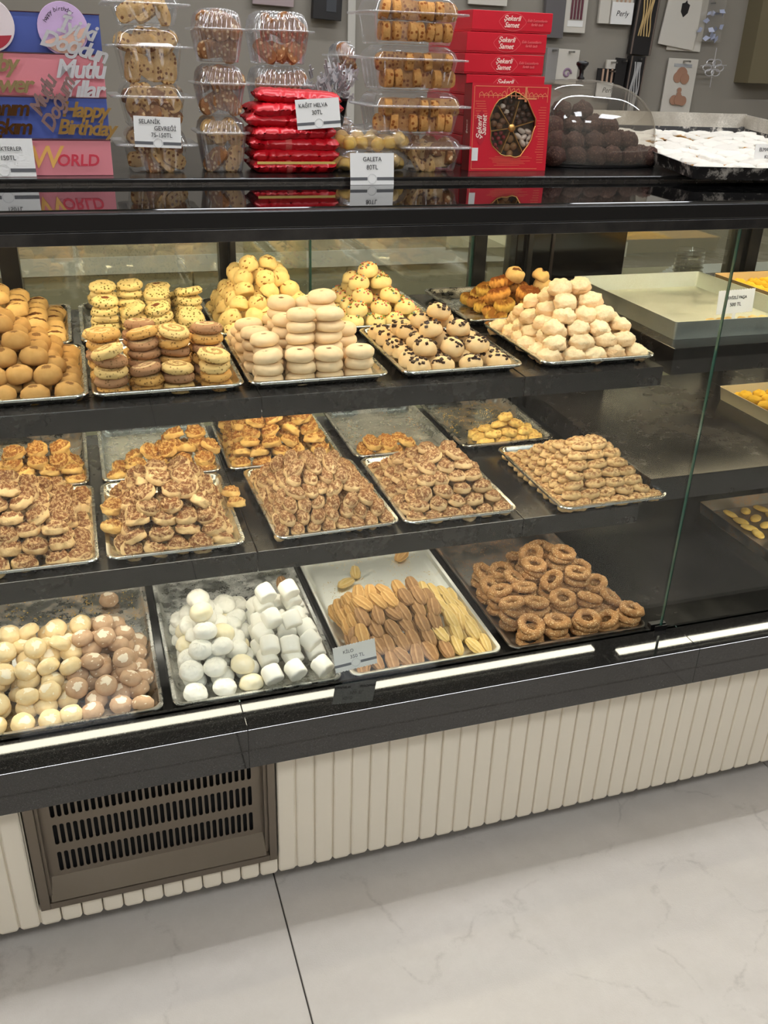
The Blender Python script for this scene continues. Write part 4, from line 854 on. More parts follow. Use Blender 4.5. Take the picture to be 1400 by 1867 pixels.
# red boxes
def carton(x0, x1, y0, y1, z0, z1, label, logo=True, faint=True):
    t = thing('candy_carton', label, 'box', ((x0 + x1) / 2, (y0 + y1) / 2, z0), group='red candy cartons'); hx, hy, h = (x1 - x0) / 2, (y1 - y0) / 2, z1 - z0
    b = BM().box(-hx + .001, hx - .001, -hy + .001, hy, 0, h - .004, bev=.0006); b.build('carton_base', M_red, t)
    BM().box(-hx, hx, -hy, hy, .003, h - .0006, bev=.0008).build('lid', M_red, t)
    if logo:
        for i, (s_, dz) in enumerate((('Şekerli', .0055), ('Samet', -.0055))): text(s_, .0118, M_cream, t, (-.002, -hy - .0004, h / 2 + dz), shear=.35, off=.0002)
        b = BM(); n = 24
        for q in range(n):
            a0, a1 = 2 * PI * q / n, 2 * PI * (q + 1) / n; r1, r2 = .026, .0266
            b.add([(r1 * math.cos(a0) * (1 + .06 * math.cos(6 * a0)), -hy - .0003, h / 2 + r1 * .55 * math.sin(a0)), (r1 * math.cos(a1) * (1 + .06 * math.cos(6 * a1)), -hy - .0003, h / 2 + r1 * .55 * math.sin(a1)), (r2 * math.cos(a1) * (1 + .06 * math.cos(6 * a1)), -hy - .0003, h / 2 + r2 * .56 * math.sin(a1)), (r2 * math.cos(a0) * (1 + .06 * math.cos(6 * a0)), -hy - .0003, h / 2 + r2 * .56 * math.sin(a0))], [(0, 1, 2, 3)])
        b.build('emblem_outline', plain('faint_pink', (236, 120, 120), .5), t)
    if faint: text('Eski Lezzetlerin\nfarklı tadı', .0065, plain('faint_pink', (236, 120, 120), .5), t, (.05, -hy - .0004, h / 2), shear=.35)
    return t
zt = 1.582
for i, (x, hh) in enumerate(((.730, .0352), (.722, .0352), (.720, .0352), (.726, .0352), (.724, .0352), (.726, .0352), (.725, 0))):
    z1 = zt - .0356 * i; z0 = z1 - .0352 if i < 6 else ZC + .0002
    carton(x, x + .163, 1.752, 1.955, z0, z1, 'red candy carton, ' + ['topmost of the red stack', 'second from the top of the red stack', 'third from the top of the red stack', 'fourth from the top, half hidden by the windowed box', 'fifth from the top behind the windowed box', 'sixth from the top behind the windowed box', 'lowest of the red stack behind the windowed box'][i], i < 4, i < 3)
# windowed assortment box
t = thing('assortment_box', 'red windowed box of assorted chocolates standing upright before the red cartons', 'box', (.7775, 1.648, ZC), (-.06, 0, 0)); hx, H_ = .0785, .148
n = 28; cx, cz = .004, .078
hole = []
for q in range(n):
    a = 2 * PI * q / n; rr = .0555 * (1 + .035 * math.sin(5 * a + 1) + .03 * math.sin(9 * a)); 
    hole.append((cx + rr * .82 * math.cos(a), cz + rr * .98 * math.sin(a)))
outer = []
for x, z in hole:
    dx, dz = x - cx, z - cz; k = min((hx - cx * (1 if dx > 0 else -1)) / abs(dx) if dx else 99, ((H_ - cz) if dz > 0 else cz) / abs(dz) if dz else 99); outer.append((cx + dx * k, cz + dz * k))
b = BM(); V = [(x, 0, z) for x, z in hole] + [(x, 0, z) for x, z in outer] + [(x, .003, z) for x, z in hole]
F = []
for q in range(n):
    w_ = (q + 1) % n; F += [(q, n + q, n + w_, w_), (q, w_, 2 * n + w_, 2 * n + q)]
b.add(V, F)
for c_, adj in (((hx, 0, H_),) * 2, ((-hx, 0, H_),) * 2, ((hx, 0, 0),) * 2, ((-hx, 0, 0),) * 2):
    i0_ = [q for q in range(n)]; sx, sz = (1 if c_[0] > 0 else -1), (1 if c_[2] > 0 else -1)
    best = [q for q in range(n) if (abs(outer[q][0] - c_[0]) < 1e-6) != (abs(outer[(q + 1) % n][0] - c_[0]) < 1e-6) and (abs(outer[q][1] - c_[2]) < 1e-6 or abs(outer[(q + 1) % n][1] - c_[2]) < 1e-6)]
    if best: q = best[0]; b.add([(outer[q][0], 0, outer[q][1]), c_, (outer[(q + 1) % n][0], 0, outer[(q + 1) % n][1])], [(0, 1, 2)])
b.build('front_panel', M_red, t)
b = BM(); b.box(-hx, -hx + .001, .0002, .036, 0, H_); b.box(hx - .001, hx, .0002, .036, 0, H_); b.box(-hx, hx, .0002, .036, H_ - .001, H_); b.box(-hx, hx, .0002, .036, 0, .001); b.box(-hx, hx, .035, .036, 0, H_); b.build('carton_sides', M_reddk, t)
BM().box(-hx + .004, hx - .004, .018, .02, .004, H_ - .004).build('inner_tray', plain('tray_brown', (74, 50, 34), .5), t)
b = BM(); ring_ = [(x, z) for x, z in hole]; b.tube([(x, -.0004, z) for x, z in ring_ + ring_[:1]], .0009, 6); b.build('window_rim', M_gold, t, True)
hubx, hubz = .005, .074
for a in (15, 75, 128, 188, 247, 302):
    a = math.radians(a); b = BM(); d = Vector((math.cos(a), 0, math.sin(a))); p = Vector((-math.sin(a), 0, math.cos(a))) * .0008
    s0 = Vector((hubx, .004, hubz)) + d * .006; s1 = Vector((hubx, .004, hubz)) + d * .047
    b.add([s0 - p, s1 - p, s1 + p, s0 + p] + [v + Vector((0, .014, 0)) for v in (s0 - p, s1 - p, s1 + p, s0 + p)], [(0, 1, 2, 3), (0, 4, 5, 1), (1, 5, 6, 2), (2, 6, 7, 3), (3, 7, 4, 0)]); b.build('divider', M_gold, t)
b = BM(); b.lathe([(.0015, 0), (.006, .002), (.007, .006), (.003, .008)], 12, 0, Matrix.Translation((hubx, .008, hubz)) @ Matrix.Rotation(PI / 2, 4, 'X')); b.build('hub', M_gold, t, True)
b = BM()      # gold line print of a skyline
def ln(x0, z0, x1, z1, w_=.0005):
    d = Vector((x1 - x0, 0, z1 - z0)).normalized(); p = Vector((-d.z, 0, d.x)) * w_; A_, B_ = Vector((x0, -.0004, z0)), Vector((x1, -.0004, z1)); b.add([A_ - p, B_ - p, B_ + p, A_ + p], [(0, 1, 2, 3)])
for a_ in ((-.072, .143, .072, .143), (-.074, .004, -.074, .143), (.072, .143, .072, .118), (-.074, .004, .06, .004)): ln(*a_)
rnd = random.Random(4)
for x in np.arange(-.064, .07, .009):
    h = rnd.uniform(.128, .140); ln(x, .124, x, h); ln(x, h, x + .0045, h + .003); ln(x + .0045, h + .003, x + .009, .128); ln(x, .128, x + .009, .128)
for i in range(8): ln(-.072 + .002 * (i % 3), .118 - .004 * i, -.052 + .001 * i, .118 - .004 * i, .0003)
for i in range(22): ln(.056 + rnd.uniform(-.003, .003), .015 + i * .0045, .071, .015 + i * .0045, .0003)
for i in range(7): ln(-.03 + rnd.uniform(-.01, .01), .010 + i * .0025, .05 - rnd.uniform(0, .03), .010 + i * .0025, .0002)
ln(.028, .118, .028, .1425, .0022); ln(.012, .124, .05, .124, .0015)
b.build('gold_line_print', plain('gold_print', (236, 150, 104), .4, .3), t)
b = BM()
for q in range(20):
    a0, a1 = 2 * PI * q / 20, 2 * PI * (q + 1) / 20; f = lambda a: (-.058 + .0115 * math.cos(a), -.0006, .074 + .027 * math.sin(a) * (1 + .08 * math.cos(4 * a))); b.add([(-.058, -.0006, .074), f(a1), f(a0)], [(0, 2, 1)])
b.build('oval_badge', plain('badge_red', (190, 22, 44), .4), t)
text('Şekerli', .0135, M_cream, t, (-.0615, -.001, .074), (PI / 2, -PI / 2, 0), shear=.3, off=.0002); text('Samet', .0135, M_cream, t, (-.0525, -.001, .078), (PI / 2, -PI / 2, 0), shear=.3, off=.0002)
text('Şekerli', .008, M_cream, t, (-hx - .0003, .017, .075), (PI / 2, 0, -PI / 2), shear=.3).rotation_euler = Matrix(((0, 0, -1), (0, 1, 0), (1, 0, 0))).to_euler()
BM().box(-.074, -.062, -.0008, -.0002, .018, .040).build('price_sticker', M_paper, t)
BM().box(-hx + .003, hx - .003, .0032, .0036, .003, H_ - .003).build('window_film', glassy('box_film', (.96, .95, .93), .05, .05), t)
MC = [plain('choc_dark', (84, 54, 42), .22), plain('choc_milk', (126, 88, 62), .22), plain('choc_white', (232, 218, 206), .3), plain('choc_tan', (150, 112, 72), .22), plain('berry', (150, 44, 54), .25)]
tm = Matrix.Translation((.7775, 1.648, ZC)) @ Matrix.Rotation(-.06, 4, 'X')
def sweet(a, d, mi, sx, sz, label, grp, rot=0.):
    a = math.radians(a); p = tm @ Vector((hubx + d * math.cos(a), .0115, hubz + d * math.sin(a)))
    key = ('sw', mi, sx, sz)
    if key not in tray_cache: tray_cache[key] = blob('candy_ball', sx, .0055, sz * 2, MC[mi], None, 14, 9, 1, .03, 2, 1, 1.0)
    o = link('candy_ball', tray_cache[key], None, p - Vector((0, 0, sz)), (0, rot, 0)); tag(o, label, 'candy', grp)
for (a0, cells, mi, sx, sz, lab) in (
    (102, ((-14, .022), (8, .024), (-17, .033), (0, .035), (14, .036), (-10, .045), (6, .046), (0, .016)), 0, .0048, .0055, 'small dark chocolate ball in the top compartment'),
    (45, ((-16, .02), (12, .023), (-20, .032), (0, .034), (18, .034), (-12, .044), (8, .045)), 0, .0062, .0055, 'dark chocolate ball in the upper eastern compartment'),
    (158, ((-14, .019), (14, .022), (-14, .034), (10, .034), (-4, .045)), 1, .0072, .0058, 'milk chocolate ball in the upper western compartment'),
    (218, ((-12, .02), (14, .02), (-18, .03), (0, .029), (17, .031), (-10, .04), (8, .041), (-22, .042), (18, .044)), 4, .004, .004, 'tiny dark red berry in the lower western compartment'),
    (275, ((0, .019), (-13, .034), (11, .033), (-2, .045)), 3, .0072, .0072, 'caramel brown chocolate ball in the bottom compartment')):
    for qi, (da, d) in enumerate(sorted(cells, key=lambda c: c[1])): sweet(a0 + da, d, mi, sx, sz, lab + ', %s from the gold hub' % NTH[qi], lab.replace(' ball', ' balls'))
for qi, (da, d, r) in enumerate(((-16, .02, .6), (14, .022, .5), (-20, .034, .9), (-2, .034, -.5), (16, .036, .4), (-12, .046, .8), (6, .047, -.6))): sweet(335 + da, d, 2, .0085, .0046, 'white sugared almond in the lower eastern compartment, %s from the gold hub' % NTH[qi], 'white sugared almonds in the windowed box', r)
sweet(115, .040, 2, .0052, .0052, 'upper white ball among the dark ones in the top compartment', 'white balls among dark ones'); sweet(108, .029, 2, .0052, .0052, 'lower white ball among the dark ones in the top compartment', 'white balls among dark ones')

# cake dome with cocoa cookies
dx, dy = 1.022, 1.805
t = thing('cake_dome', 'smoky clear plastic dome with black knob over cocoa cookies', 'dome', (dx, dy, ZC))
b = BM(); A_, B_, H_ = .138, .118, .150; SG = lambda a: math.copysign(abs(a) ** .72, a); n = 56; prof = [(1.0, 0), (1.0, .12), (.992, .3), (.965, .48), (.91, .64), (.82, .77), (.70, .87), (.55, .94), (.38, .98), (.2, .997), (.03, 1.0)]
b.loops([[(A_ * k * SG(math.cos(2 * PI * i / n)) - .03 * z ** 3, B_ * k * SG(math.sin(2 * PI * i / n)), .006 + H_ * z) for i in range(n)] for k, z in prof], cap0=False); b.build('dome_cover', M_dome, t, True)
b = BM(); b.loops([[((A_ + w_) * SG(math.cos(2 * PI * i / n)), (B_ + w_) * SG(math.sin(2 * PI * i / n)), z) for i in range(n)] for w_, z in ((.0, 0), (.003, .001), (.003, .0045), (-.001, .005))]); b.build('base_plate', M_black, t, ang=.6)
b = BM(); b.lathe([(.007, 0), (.0075, .003), (.004, .006), (.0045, .016), (.009, .022), (.0125, .027), (.012, .031), (.006, .0335)], 20, 0, Matrix.Translation((-.026, 0, .1555))); b.build('knob', M_black, t, True)
CD = (dx - .135, dy - .115, ZC + .0035, .27, .22, 0); P0 = len(PIECES)
pile('cocoa', CD, (.006, .262, .010, .20), (.085, .10), 4, (.0405, .038), .0262, 'dark cocoa crinkle cookie', 'cocoa crinkle cookies', (.10, .05), rad=.02, tilt=.2, pw=1.0)
spawn(PIECES[P0:])

# sheet of sugar dusted pastries
t = thing('sheet_pan', 'large floured black sheet pan full of sugar dusted pastries on the counter', 'tray', (1.078, 1.50, ZC + .001), (.036, 0, -.20))
b = BM(); W_, L_ = .46, .76
def lp2(i, zz): return rrect(i, W_ - i, i, L_ - i, .012, zz, 3)
b.loops([lp2(.006, 0), lp2(.001, .021), lp2(0, .022), lp2(.003, .022), lp2(.009, .003), lp2(.012, .002)])
k_ = NT('floured_pan'); tc = k_.n('ShaderNodeTexCoord'); f = k_.ramp(k_.noise(tc.outputs['Object'], 26, 7, .75), .52, .62); k_.l(k_.mix(f, lin((26, 22, 20)), lin((190, 182, 170))), k_.b.inputs['Base Color']); k_.b.inputs['Roughness'].default_value = .5
b.build('pan_body', k_.m, t, ang=.7)
b = BM(); b.box(.012, W_ - .012, .012, L_ - .012, .002, .006); b.build('sugar_layer', plain('icing_sugar', (206, 200, 190), .9, var=.12), t)
b = BM(); b.box(.0, W_, L_ - .004, L_, .0, .052); b.box(W_ - .004, W_, .25, L_, .0, .050); b.build('raised_back_rim', m_steel('pale_rim', (190, 184, 172), .4, (226, 220, 208), (.4, .6), 8), t)
PM = Matrix.Translation((1.078, 1.50, ZC + .001)) @ Euler((.036, 0, -.20)).to_matrix().to_4x4()
for j in range(11):
    for i in range(7):
        u = .045 + i * .0615 + random.gauss(0, .004); v = .035 + j * .062 + random.gauss(0, .004)
        p = PM @ Vector((u, v, .007)); name, meshes, _ = K['sug']
        o = link(name, random.choice(meshes), None, p, (random.gauss(.03, .1), random.gauss(0, .1), random.gauss(-.1, .35))); o.scale = (1.05, 1.25, 1.0 if j < 4 else .7)
        tag(o, 'sugar dusted pastry on the sheet pan, %s row, %s from the dome' % (ROW[j], NTH[i]), 'pastry', 'sugar dusted pastries')

# ------------------------------------------------------------------ price tags
def price_tag(label, x, y, z, w_, h_, lines, rot=(0, 0, 0), stamp=True, scal=False, bandy=.24, ink=None, thick=.0005):
    t = thing('price_tag', label, 'price tag', (x, y, z), rot, 'handwritten price tags'); b = BM()
    if scal:
        P = []; n = 14
        for i in range(n * 4 + 1): P.append((-w_ / 2 + w_ * i / (n * 4), h_ + .0008 * math.cos(i * PI / 2)))
        Q = [(p[0], -(p[1] - h_)) for p in P]; m_ = len(P)
        b.add([(x_, -thick, z_) for x_, z_ in P] + [(x_, -thick, z_) for x_, z_ in Q] + [(x_, 0, z_) for x_, z_ in P] + [(x_, 0, z_) for x_, z_ in Q], [(m_ + i, m_ + i + 1, i + 1, i) for i in range(m_ - 1)] + [(2 * m_ + i, 2 * m_ + i + 1, 3 * m_ + i + 1, 3 * m_ + i) for i in range(m_ - 1)])
    else: b.box(-w_ / 2, w_ / 2, -thick, 0, 0, h_)
    b.build('card', M_paper, t)
    if stamp:
        bh = h_ * .10
        for s_ in (-1, 1): BM().box(min(s_ * h_ * .17, s_ * w_ / 2), max(s_ * h_ * .17, s_ * w_ / 2), -thick - .0002, -thick, h_ * bandy - bh / 2, h_ * bandy + bh / 2).build('band', M_grey, t)
        b = BM(); b.tube([(h_ * .15 * math.cos(2 * PI * q / 20), -thick - .0002, h_ * bandy + h_ * .15 * math.sin(2 * PI * q / 20)) for q in range(21)], .00022, 4); b.build('round_stamp', M_lgrey, t)
    for s_, size, px, pz in lines: text(s_, size, ink or M_ink, t, (px, -thick - .0004, pz), sx=.92)
    return t
price_tag('white tag reading SELANIK GEVREGI, hung before the first clamshell stack', .1385, 1.612, 1.3565, .0735, .046, (('SELANİK', .0092, -.012, .038), ('GEVREĞİ', .0092, .012, .0285), ('75-150TL', .0092, .006, .0185)), (-.05, .03, 0), bandy=.14)
price_tag('white tag reading KAGIT HELVA, leaning on the red packets', .405, 1.606, 1.388, .076, .046, (('KAĞIT HELVA', .0088, -.008, .036), ('30TL', .0095, -.002, .025)), (-.1, -.07, .05), bandy=.18)
price_tag('white tag reading GALETA 80TL, standing on the glass before the rusk bags', .4815, 1.546, 1.3053, .077, .050, (('GALETA', .0098, 0, .040), ('80TL', .0105, 0, .0275)), (-.1, 0, .02), bandy=.19)
price_tag('white tag reading KARAKTERLER, before the topper stand', -.098, 1.590, 1.3155, .092, .055, (('KARAKTERLER', .0085, .004, .040), ('150TL', .0095, .008, .027)), (-.06, 0, 0), bandy=.17)
price_tag('scalloped white tag reading ELMALI on the sugared pastries', 1.294, 1.560, 1.336, .078, .036, (('ELMALI', .009, -.016, .026), ('KURABİYE', .009, .004, .013)), (-.12, 0, 0), False, True)
price_tag('scalloped white tag reading 350 TL between deck tray and front glass', .4045, 1.3235, .478, .081, .054, (('KİLO', .0095, -.012, .040), ('350 TL', .0105, .004, .027)), (-.10, -.10, 0), True, True, ink=plain('faded_ink', (110, 108, 110), .6))
t = price_tag('scalloped white tag reading PASA 500 TL on a stick in the big pan', 1.272, 1.548, 1.048, .088, .048, (('CEVİZLİ PAŞA', .0084, 0, .032), ('500 TL', .0105, 0, .018)), (-.05, -.03, 0), False, True)
BM().box(-.004, .004, -.0004, .0012, -.036, .002).build('stick', M_paper, t)

# ------------------------------------------------------------------ topper stand with cake toppers
M_blue = plain('blue_card', (74, 92, 166), .5); M_pnk = plain('pink_card', (226, 138, 146), .5); M_maroon = plain('maroon_edge', (84, 28, 40), .5)
t = thing('topper_stand', 'stepped cardboard stand in blue and pink holding acrylic cake toppers', 'stand', (-.2, 1.605, ZC))
for i, (z0, z1, m_, nm) in enumerate(((0, .053, M_pnk, 'pink_panel'), (.053, .113, M_blue, 'blue_panel'), (.113, .173, M_pnk, 'pink_panel'), (.173, .229, M_blue, 'blue_panel'))):
    BM().box(-.4, .264 + .001 * i, .016 * i, .016 * i + .0155, z0, z1 - .0012, bev=.0008).build(nm, m_, t)
    BM().box(-.4, .265 + .001 * i, .016 * i - .001, .016 * i + .0155, z1 - .0011, z1 - .0002).build('edge_strip', M_maroon, t)
text('W', .046, plain('peach_gold', (238, 182, 96), .4), t, (.163, -.001, .026), shear=.2, off=.0004); text('ORLD', .024, plain('coral_red', (214, 62, 80), .4), t, (.212, -.001, .022), shear=.15, off=.0005)
def topper(body, size, mat, x, y, z, rot, label, sp=.8, ext=.0009, mat2=None):
    c = text(body, size, mat, None, (x, y, z), (PI / 2 + rot[0], rot[1], rot[2]), shear=.3, ext=ext, name='cake_topper', off=.0009); c.data.space_line = sp; c.data.space_character = .86
    tag(c, label, 'cake topper', 'acrylic cake toppers'); return c
topper('Mutlu\nYıllar', .036, M_silver, .030, 1.628, 1.452, (-.05, 0, 0), 'silver acrylic topper reading Mutlu in two lines before the pink panel')
topper('Happy\nBirthday', .030, M_goldm, .030, 1.6105, 1.397, (-.03, .03, 0), 'gold acrylic topper with two lines before the lower blue panel', .85)
topper('Canım\nAşkım', .031, plain('bronze_mirror', (120, 84, 54), .12, 1.), -.088, 1.6105, 1.398, (-.03, 0, 0), 'bronze acrylic topper before the lower blue panel, partly out of view', .85)
topper('Baby\nShower', .034, plain('pale_gold_mirror', (206, 186, 142), .15, 1.), -.090, 1.628, 1.458, (-.03, 0, 0), 'pale gold acrylic topper before the upper pink panel, partly out of view', .85)
topper('Mutlu\nDoğum', .029, plain('rose_mirror', (204, 172, 178), .15, 1.), -.018, 1.6065, 1.424, (-.02, -1.05, 0), 'steeply tilted rosy silver topper between bronze and gold ones', .8)
topper('İyi ki\nDoğdun', .032, M_silver, .028, 1.636, 1.510, (-.02, .25, 0), 'tilted silver topper before the lilac disc', .8)
for x, z, c, nm, lab, cc in ((.012, 1.522, (214, 182, 222), 'lilac', 'round lilac and peach birthday disc on the upper blue panel', (248, 204, 178)), (-.094, 1.524, (238, 222, 222), 'cream', 'round cream disc with red band, partly out of view', (178, 44, 60))):
    t = thing('round_disc', lab, 'cake topper', (x, 1.646, z)); R_ = Matrix.Rotation(PI / 2, 4, 'X')
    b = BM(); b.lathe([(.0365, 0), (.037, .0003), (.037, .0015), (.0365, .0018)], 40, 0, R_); b.build('disc', plain(nm + '_disc', c, .45), t)
    b = BM(); P = [(.034 * math.cos(a), -.0022, .034 * math.sin(a)) for a in np.linspace(-2.6, .1 if nm == 'lilac' else -.4, 14)]; b.add(P, [tuple(range(14))]); b.build('printed_field', plain(nm + '_field', cc, .45), t)
    if nm == 'lilac':
        for q, ch in enumerate('happy birthday'):
            a = 2.75 - q * .135
            if ch != ' ': text(ch, .0085, M_ink, t, (.027 * math.cos(a), -.0028, .027 * math.sin(a)), (PI / 2, -(a - PI / 2), 0), shear=.2, ext=.0001)

# bunch of small metallic toppers behind the red packets
t = thing('topper_bunch', 'bunch of small silver metallic toppers in a black cup', 'cake topper', (.475, 1.80, ZC))
b = BM(); b.lathe([(.014, 0), (.018, .03), (.022, .09), (.034, .112), (.033, .113), (.012, .01)], 20); b.build('cup', M_black, t, True)
b = BM(); rnd = random.Random(8)
for q in range(64):
    x, y = rnd.uniform(-.034, .034), rnd.uniform(-.025, .02); z = rnd.uniform(.105, .15); h = rnd.uniform(.014, .04); M = Matrix.Translation((x, y, z)) @ Euler((rnd.gauss(0, .3), rnd.gauss(0, .45), rnd.gauss(0, .7))).to_matrix().to_4x4()
    b.box(-.0018, .0018, -.0006, .0006, 0, h, 0, M); b.box(-.006, .006, -.0006, .0006, h * .5, h * .5 + .0026, 0, M); b.box(-.005, -.0025, -.0006, .0006, 0, h * .7, 0, M)
o = b.build('silver_letters', M_silver, t); o['kind'] = 'stuff'
b = BM()
for q in range(9):
    a = -.9 + q * .22; b.add([(0, -.036, .094), (math.sin(a) * .05, -.044, .094 - math.cos(a) * .06), (math.sin(a + .16) * .05, -.038, .094 - math.cos(a + .16) * .06)], [(0, 1, 2)])
b.build('clear_ribbon', M_film, t)

# ------------------------------------------------------------------ wall goods
YW = 3.449
M_hook = plain('hook_metal', (150, 148, 144), .3, 1.); M_card = plain('card_white', (212, 206, 194), .6); M_cardd = plain('card_dark', (30, 27, 26), .5)
def hung(name, label, cat, x0, x1, z0, z1, mat, tilt=0., dep=.01, extra=None, yo=.012, grp='packs hanging on the back wall'):
    t = thing(name, label, cat, ((x0 + x1) / 2, YW - yo, z1), (0, tilt, 0), grp); w_ = (x1 - x0) / 2; h = z1 - z0
    BM().box(-w_, w_, -dep, 0, -h, 0, bev=.001).build('backing_card', mat, t)
    BM().box(-.003, .003, -.05, yo, -.012, -.006).build('hook', M_hook, t)
    if extra: extra(t, w_, h, -dep)
    return t
def striped(t, w_, h, y):
    for i in range(4):
        b = BM(); x = (-.6 + i * .4) * w_ * .75; b.tube([(x, y - .004, -h * .78), (x, y - .004, -h * .08)], .0042, 8); b.build('candle', plain('candle_plum', (104, 48, 60), .4), t)
    b = BM(); b.box(-w_ * .7, w_ * .7, y - .002, y, -h * .9, -h * .8); b.build('candle_stand', M_paper, t)
hung('candle_pack', 'white card of plum twisted candles above the red cartons', 'candles', 1.795, 1.885, 1.600, 1.80, M_card, extra=striped)
hung('candle_pack', 'grey bagged candle pack behind the plum candles', 'candles', 1.71, 1.79, 1.580, 1.80, plain('grey_pack', (104, 100, 100), .4), dep=.02)
def pearl(t, w_, h, y):
    for i in range(4):
        b = BM(); x = (-.6 + i * .4) * w_; b.tube([(x, y - .004, -h * .5), (x, y - .004, -h * .02)], .004, 7); b.build('candle', plain('candle_pearl', (196, 164, 140), .4), t)
    BM().box(-w_, w_, y - .006, y, -h, -h * .5).build('box_front', M_paper, t); text('Perly', .026, M_ink, t, (0, y - .0065, -h * .76), shear=.25)
hung('candle_box', 'small white candle box reading Perly near the ceiling end of the wall', 'candles', 1.985, 2.075, 1.635, 1.78, M_card, extra=pearl)
hung('candle_box', 'small white candle box beside the one reading Perly', 'candles', 1.935, 1.98, 1.635, 1.76, M_card, dep=.012)
hung('candle_box', 'lower white candle box reading Perly above the dome', 'candles', 1.962, 2.06, 1.385, 1.485, M_cardd, extra=pearl)
hung('white_tab_card', 'tiny white hang tab above the lower candle box', 'card', 1.995, 2.035, 1.475, 1.515, M_card)
def longc(col):
    def f(t, w_, h, y):
        for i in range(5):
            x = (-.42 + i * .2) * w_; b = BM(); b.tube([(x + .004 * math.sin(q * .9 + i), y - .004, -h * .06 - h * .74 * q / 12) for q in range(13)], .0028, 6); b.build('candle', plain('candle_' + ('gold' if col[0] > col[2] + 30 else 'silver'), col, .35), t)
        BM().box(-w_ * .92, -w_ * .8, y - .003, y, -h, 0).build('clear_edge', plain('edge_grey', (120, 106, 96), .3), t); BM().box(w_ * .8, w_ * .92, y - .003, y, -h, 0).build('clear_edge', plain('edge_grey', (120, 106, 96), .3), t)
    return f
hung('candle_pack', 'tall black pack of long gold candles', 'candles', 2.095, 2.19, 1.535, 1.85, M_cardd, .05, .02, longc((206, 176, 120)))
hung('candle_pack', 'black pack of long silver candles below the gold ones', 'candles', 2.085, 2.155, 1.20, 1.530, M_cardd, .05, .03, longc((176, 174, 172)))
hung('candle_pack', 'narrow black pack partly under the silver candle pack', 'candles', 2.035, 2.08, 1.22, 1.522, M_cardd, .05, .018)
def shield(t, w_, h, y):
    b = BM(); P = [(-.018, 0), (-.016, -.028), (0, -.045), (.016, -.028), (.018, 0), (.006, .004), (0, .014), (-.006, .004)]; b.add([(x, y - .001, z - h * .42) for x, z in P], [tuple(range(8))]); b.build('black_motif', M_cardd, t)
hung('topper_card', 'large tilted pale card with small black shield motif', 'card', 2.24, 2.40, 1.565, 1.82, M_card, .12, extra=shield, dep=.006)
hung('topper_card', 'pale card fanned out behind the shield card', 'card', 2.262, 2.415, 1.555, 1.80, M_card, .02, dep=.005, yo=.004)
def stem(t, w_, h, y):
    b = BM()
    for qi, (x, z, r) in enumerate(((0, -.055, .026), (-.016, -.066, .02), (.016, -.07, .02), (0, -.112, .010), (0, -.128, .011), (-.02, -.148, .018), (.02, -.15, .018), (0, -.146, .02))):
        b.lathe([(r, 0), (r, .002)], 14, 0, Matrix.Translation((x, y - .0012 * qi, z)) @ Matrix.Rotation(PI / 2, 4, 'X'))
    b.build('rose_gold_topper', plain('rose_gold', (170, 128, 104), .5, .0), t)
    BM().box(-w_ * .6, w_ * .6, y - .001, y, -.03, -.018).build('header_print', M_lgrey, t)
hung('topper_card', 'narrow pale card with rose gold rose shaped topper', 'card', 2.27, 2.405, 1.18, 1.528, M_card, .02, extra=stem, dep=.006)
def rib(t, w_, h, y):
    b = BM(); b.tube([(.018 * math.cos(a) * (1 - .1 * a), y - .002, -h * .68 + .018 * math.sin(a) * (1 - .1 * a)) for a in np.linspace(0, 7, 26)], .004, 6); b.build('curled_ribbon', plain('mauve', (150, 122, 146), .4), t, True)
hung('ribbon_pack', 'small pack with a curled mauve ribbon behind the dome knob', 'pack', 1.785, 1.875, 1.425, 1.545, M_card, .03, extra=rib)
hung('ribbon_pack', 'clear crinkled pack beside the red cartons', 'pack', 1.735, 1.78, 1.43, 1.548, plain('pack_grey', (150, 146, 142), .3), 0, .016)
t = thing('metal_topper', 'flat silver filigree topper hooked beside the rose card', 'cake topper', (2.455, YW - .05, 1.50), group='wall toppers'); b = BM()
for q in range(6): b.tube([(.02 * math.cos(a) + .028 * math.cos(q * 1.05), 0, .012 * math.sin(a) + .02 * math.sin(q * 1.05)) for a in np.linspace(0, 2 * PI, 13)], .0022, 5)
b.tube([(0, 0, -.07), (0, 0, .07)], .0016, 5); b.tube([(-.06, 0, .005), (.06, 0, .01)], .0018, 5); b.build('filigree', M_silver, t); BM().box(-.002, .002, 0, .05, .02, .024).build('hook', M_hook, t)
t = thing('clear_flower_pack', 'clear pack of pale blue petals in front of the shield card', 'pack', (2.43, YW - .03, 1.62), group='packs hanging on the back wall'); b = BM(); rnd = random.Random(5)
for q in range(16):
    x, z = rnd.uniform(-.045, .045), rnd.uniform(-.02, .1); M = Matrix.Translation((x, 0, z)) @ Euler((rnd.gauss(0, .5), rnd.uniform(0, 6), rnd.gauss(0, .5))).to_matrix().to_4x4(); b.add([M @ Vector(p) for p in ((0, 0, 0), (.012, -.003, .01), (.004, -.004, .03), (-.008, 0, .014))], [(0, 1, 2, 3)])
o = b.build('petals', plain('petal_blue', (176, 182, 206), .3), t); o['kind'] = 'stuff'; BM().box(-.055, .055, .006, .008, -.03, .16).build('clear_wrap', M_film, t); BM().box(-.002, .002, 0, .03, .10, .105).build('hook', M_hook, t)
hung('black_candle_bag', 'black packaged item hanging above the metallic bunch', 'pack', .845, .945, 1.605, 1.78, M_cardd, .05, .03, lambda t, w_, h, y: BM().box(-w_ * .1, w_ * .6, y - .002, y, -h * .86, -.01).build('clear_window', plain('window_grey', (74, 76, 80), .2), t) and None)
hung('white_card', 'white card on the wall above the red cartons', 'card', 1.41, 1.56, 1.675, 1.8, M_card, .01)
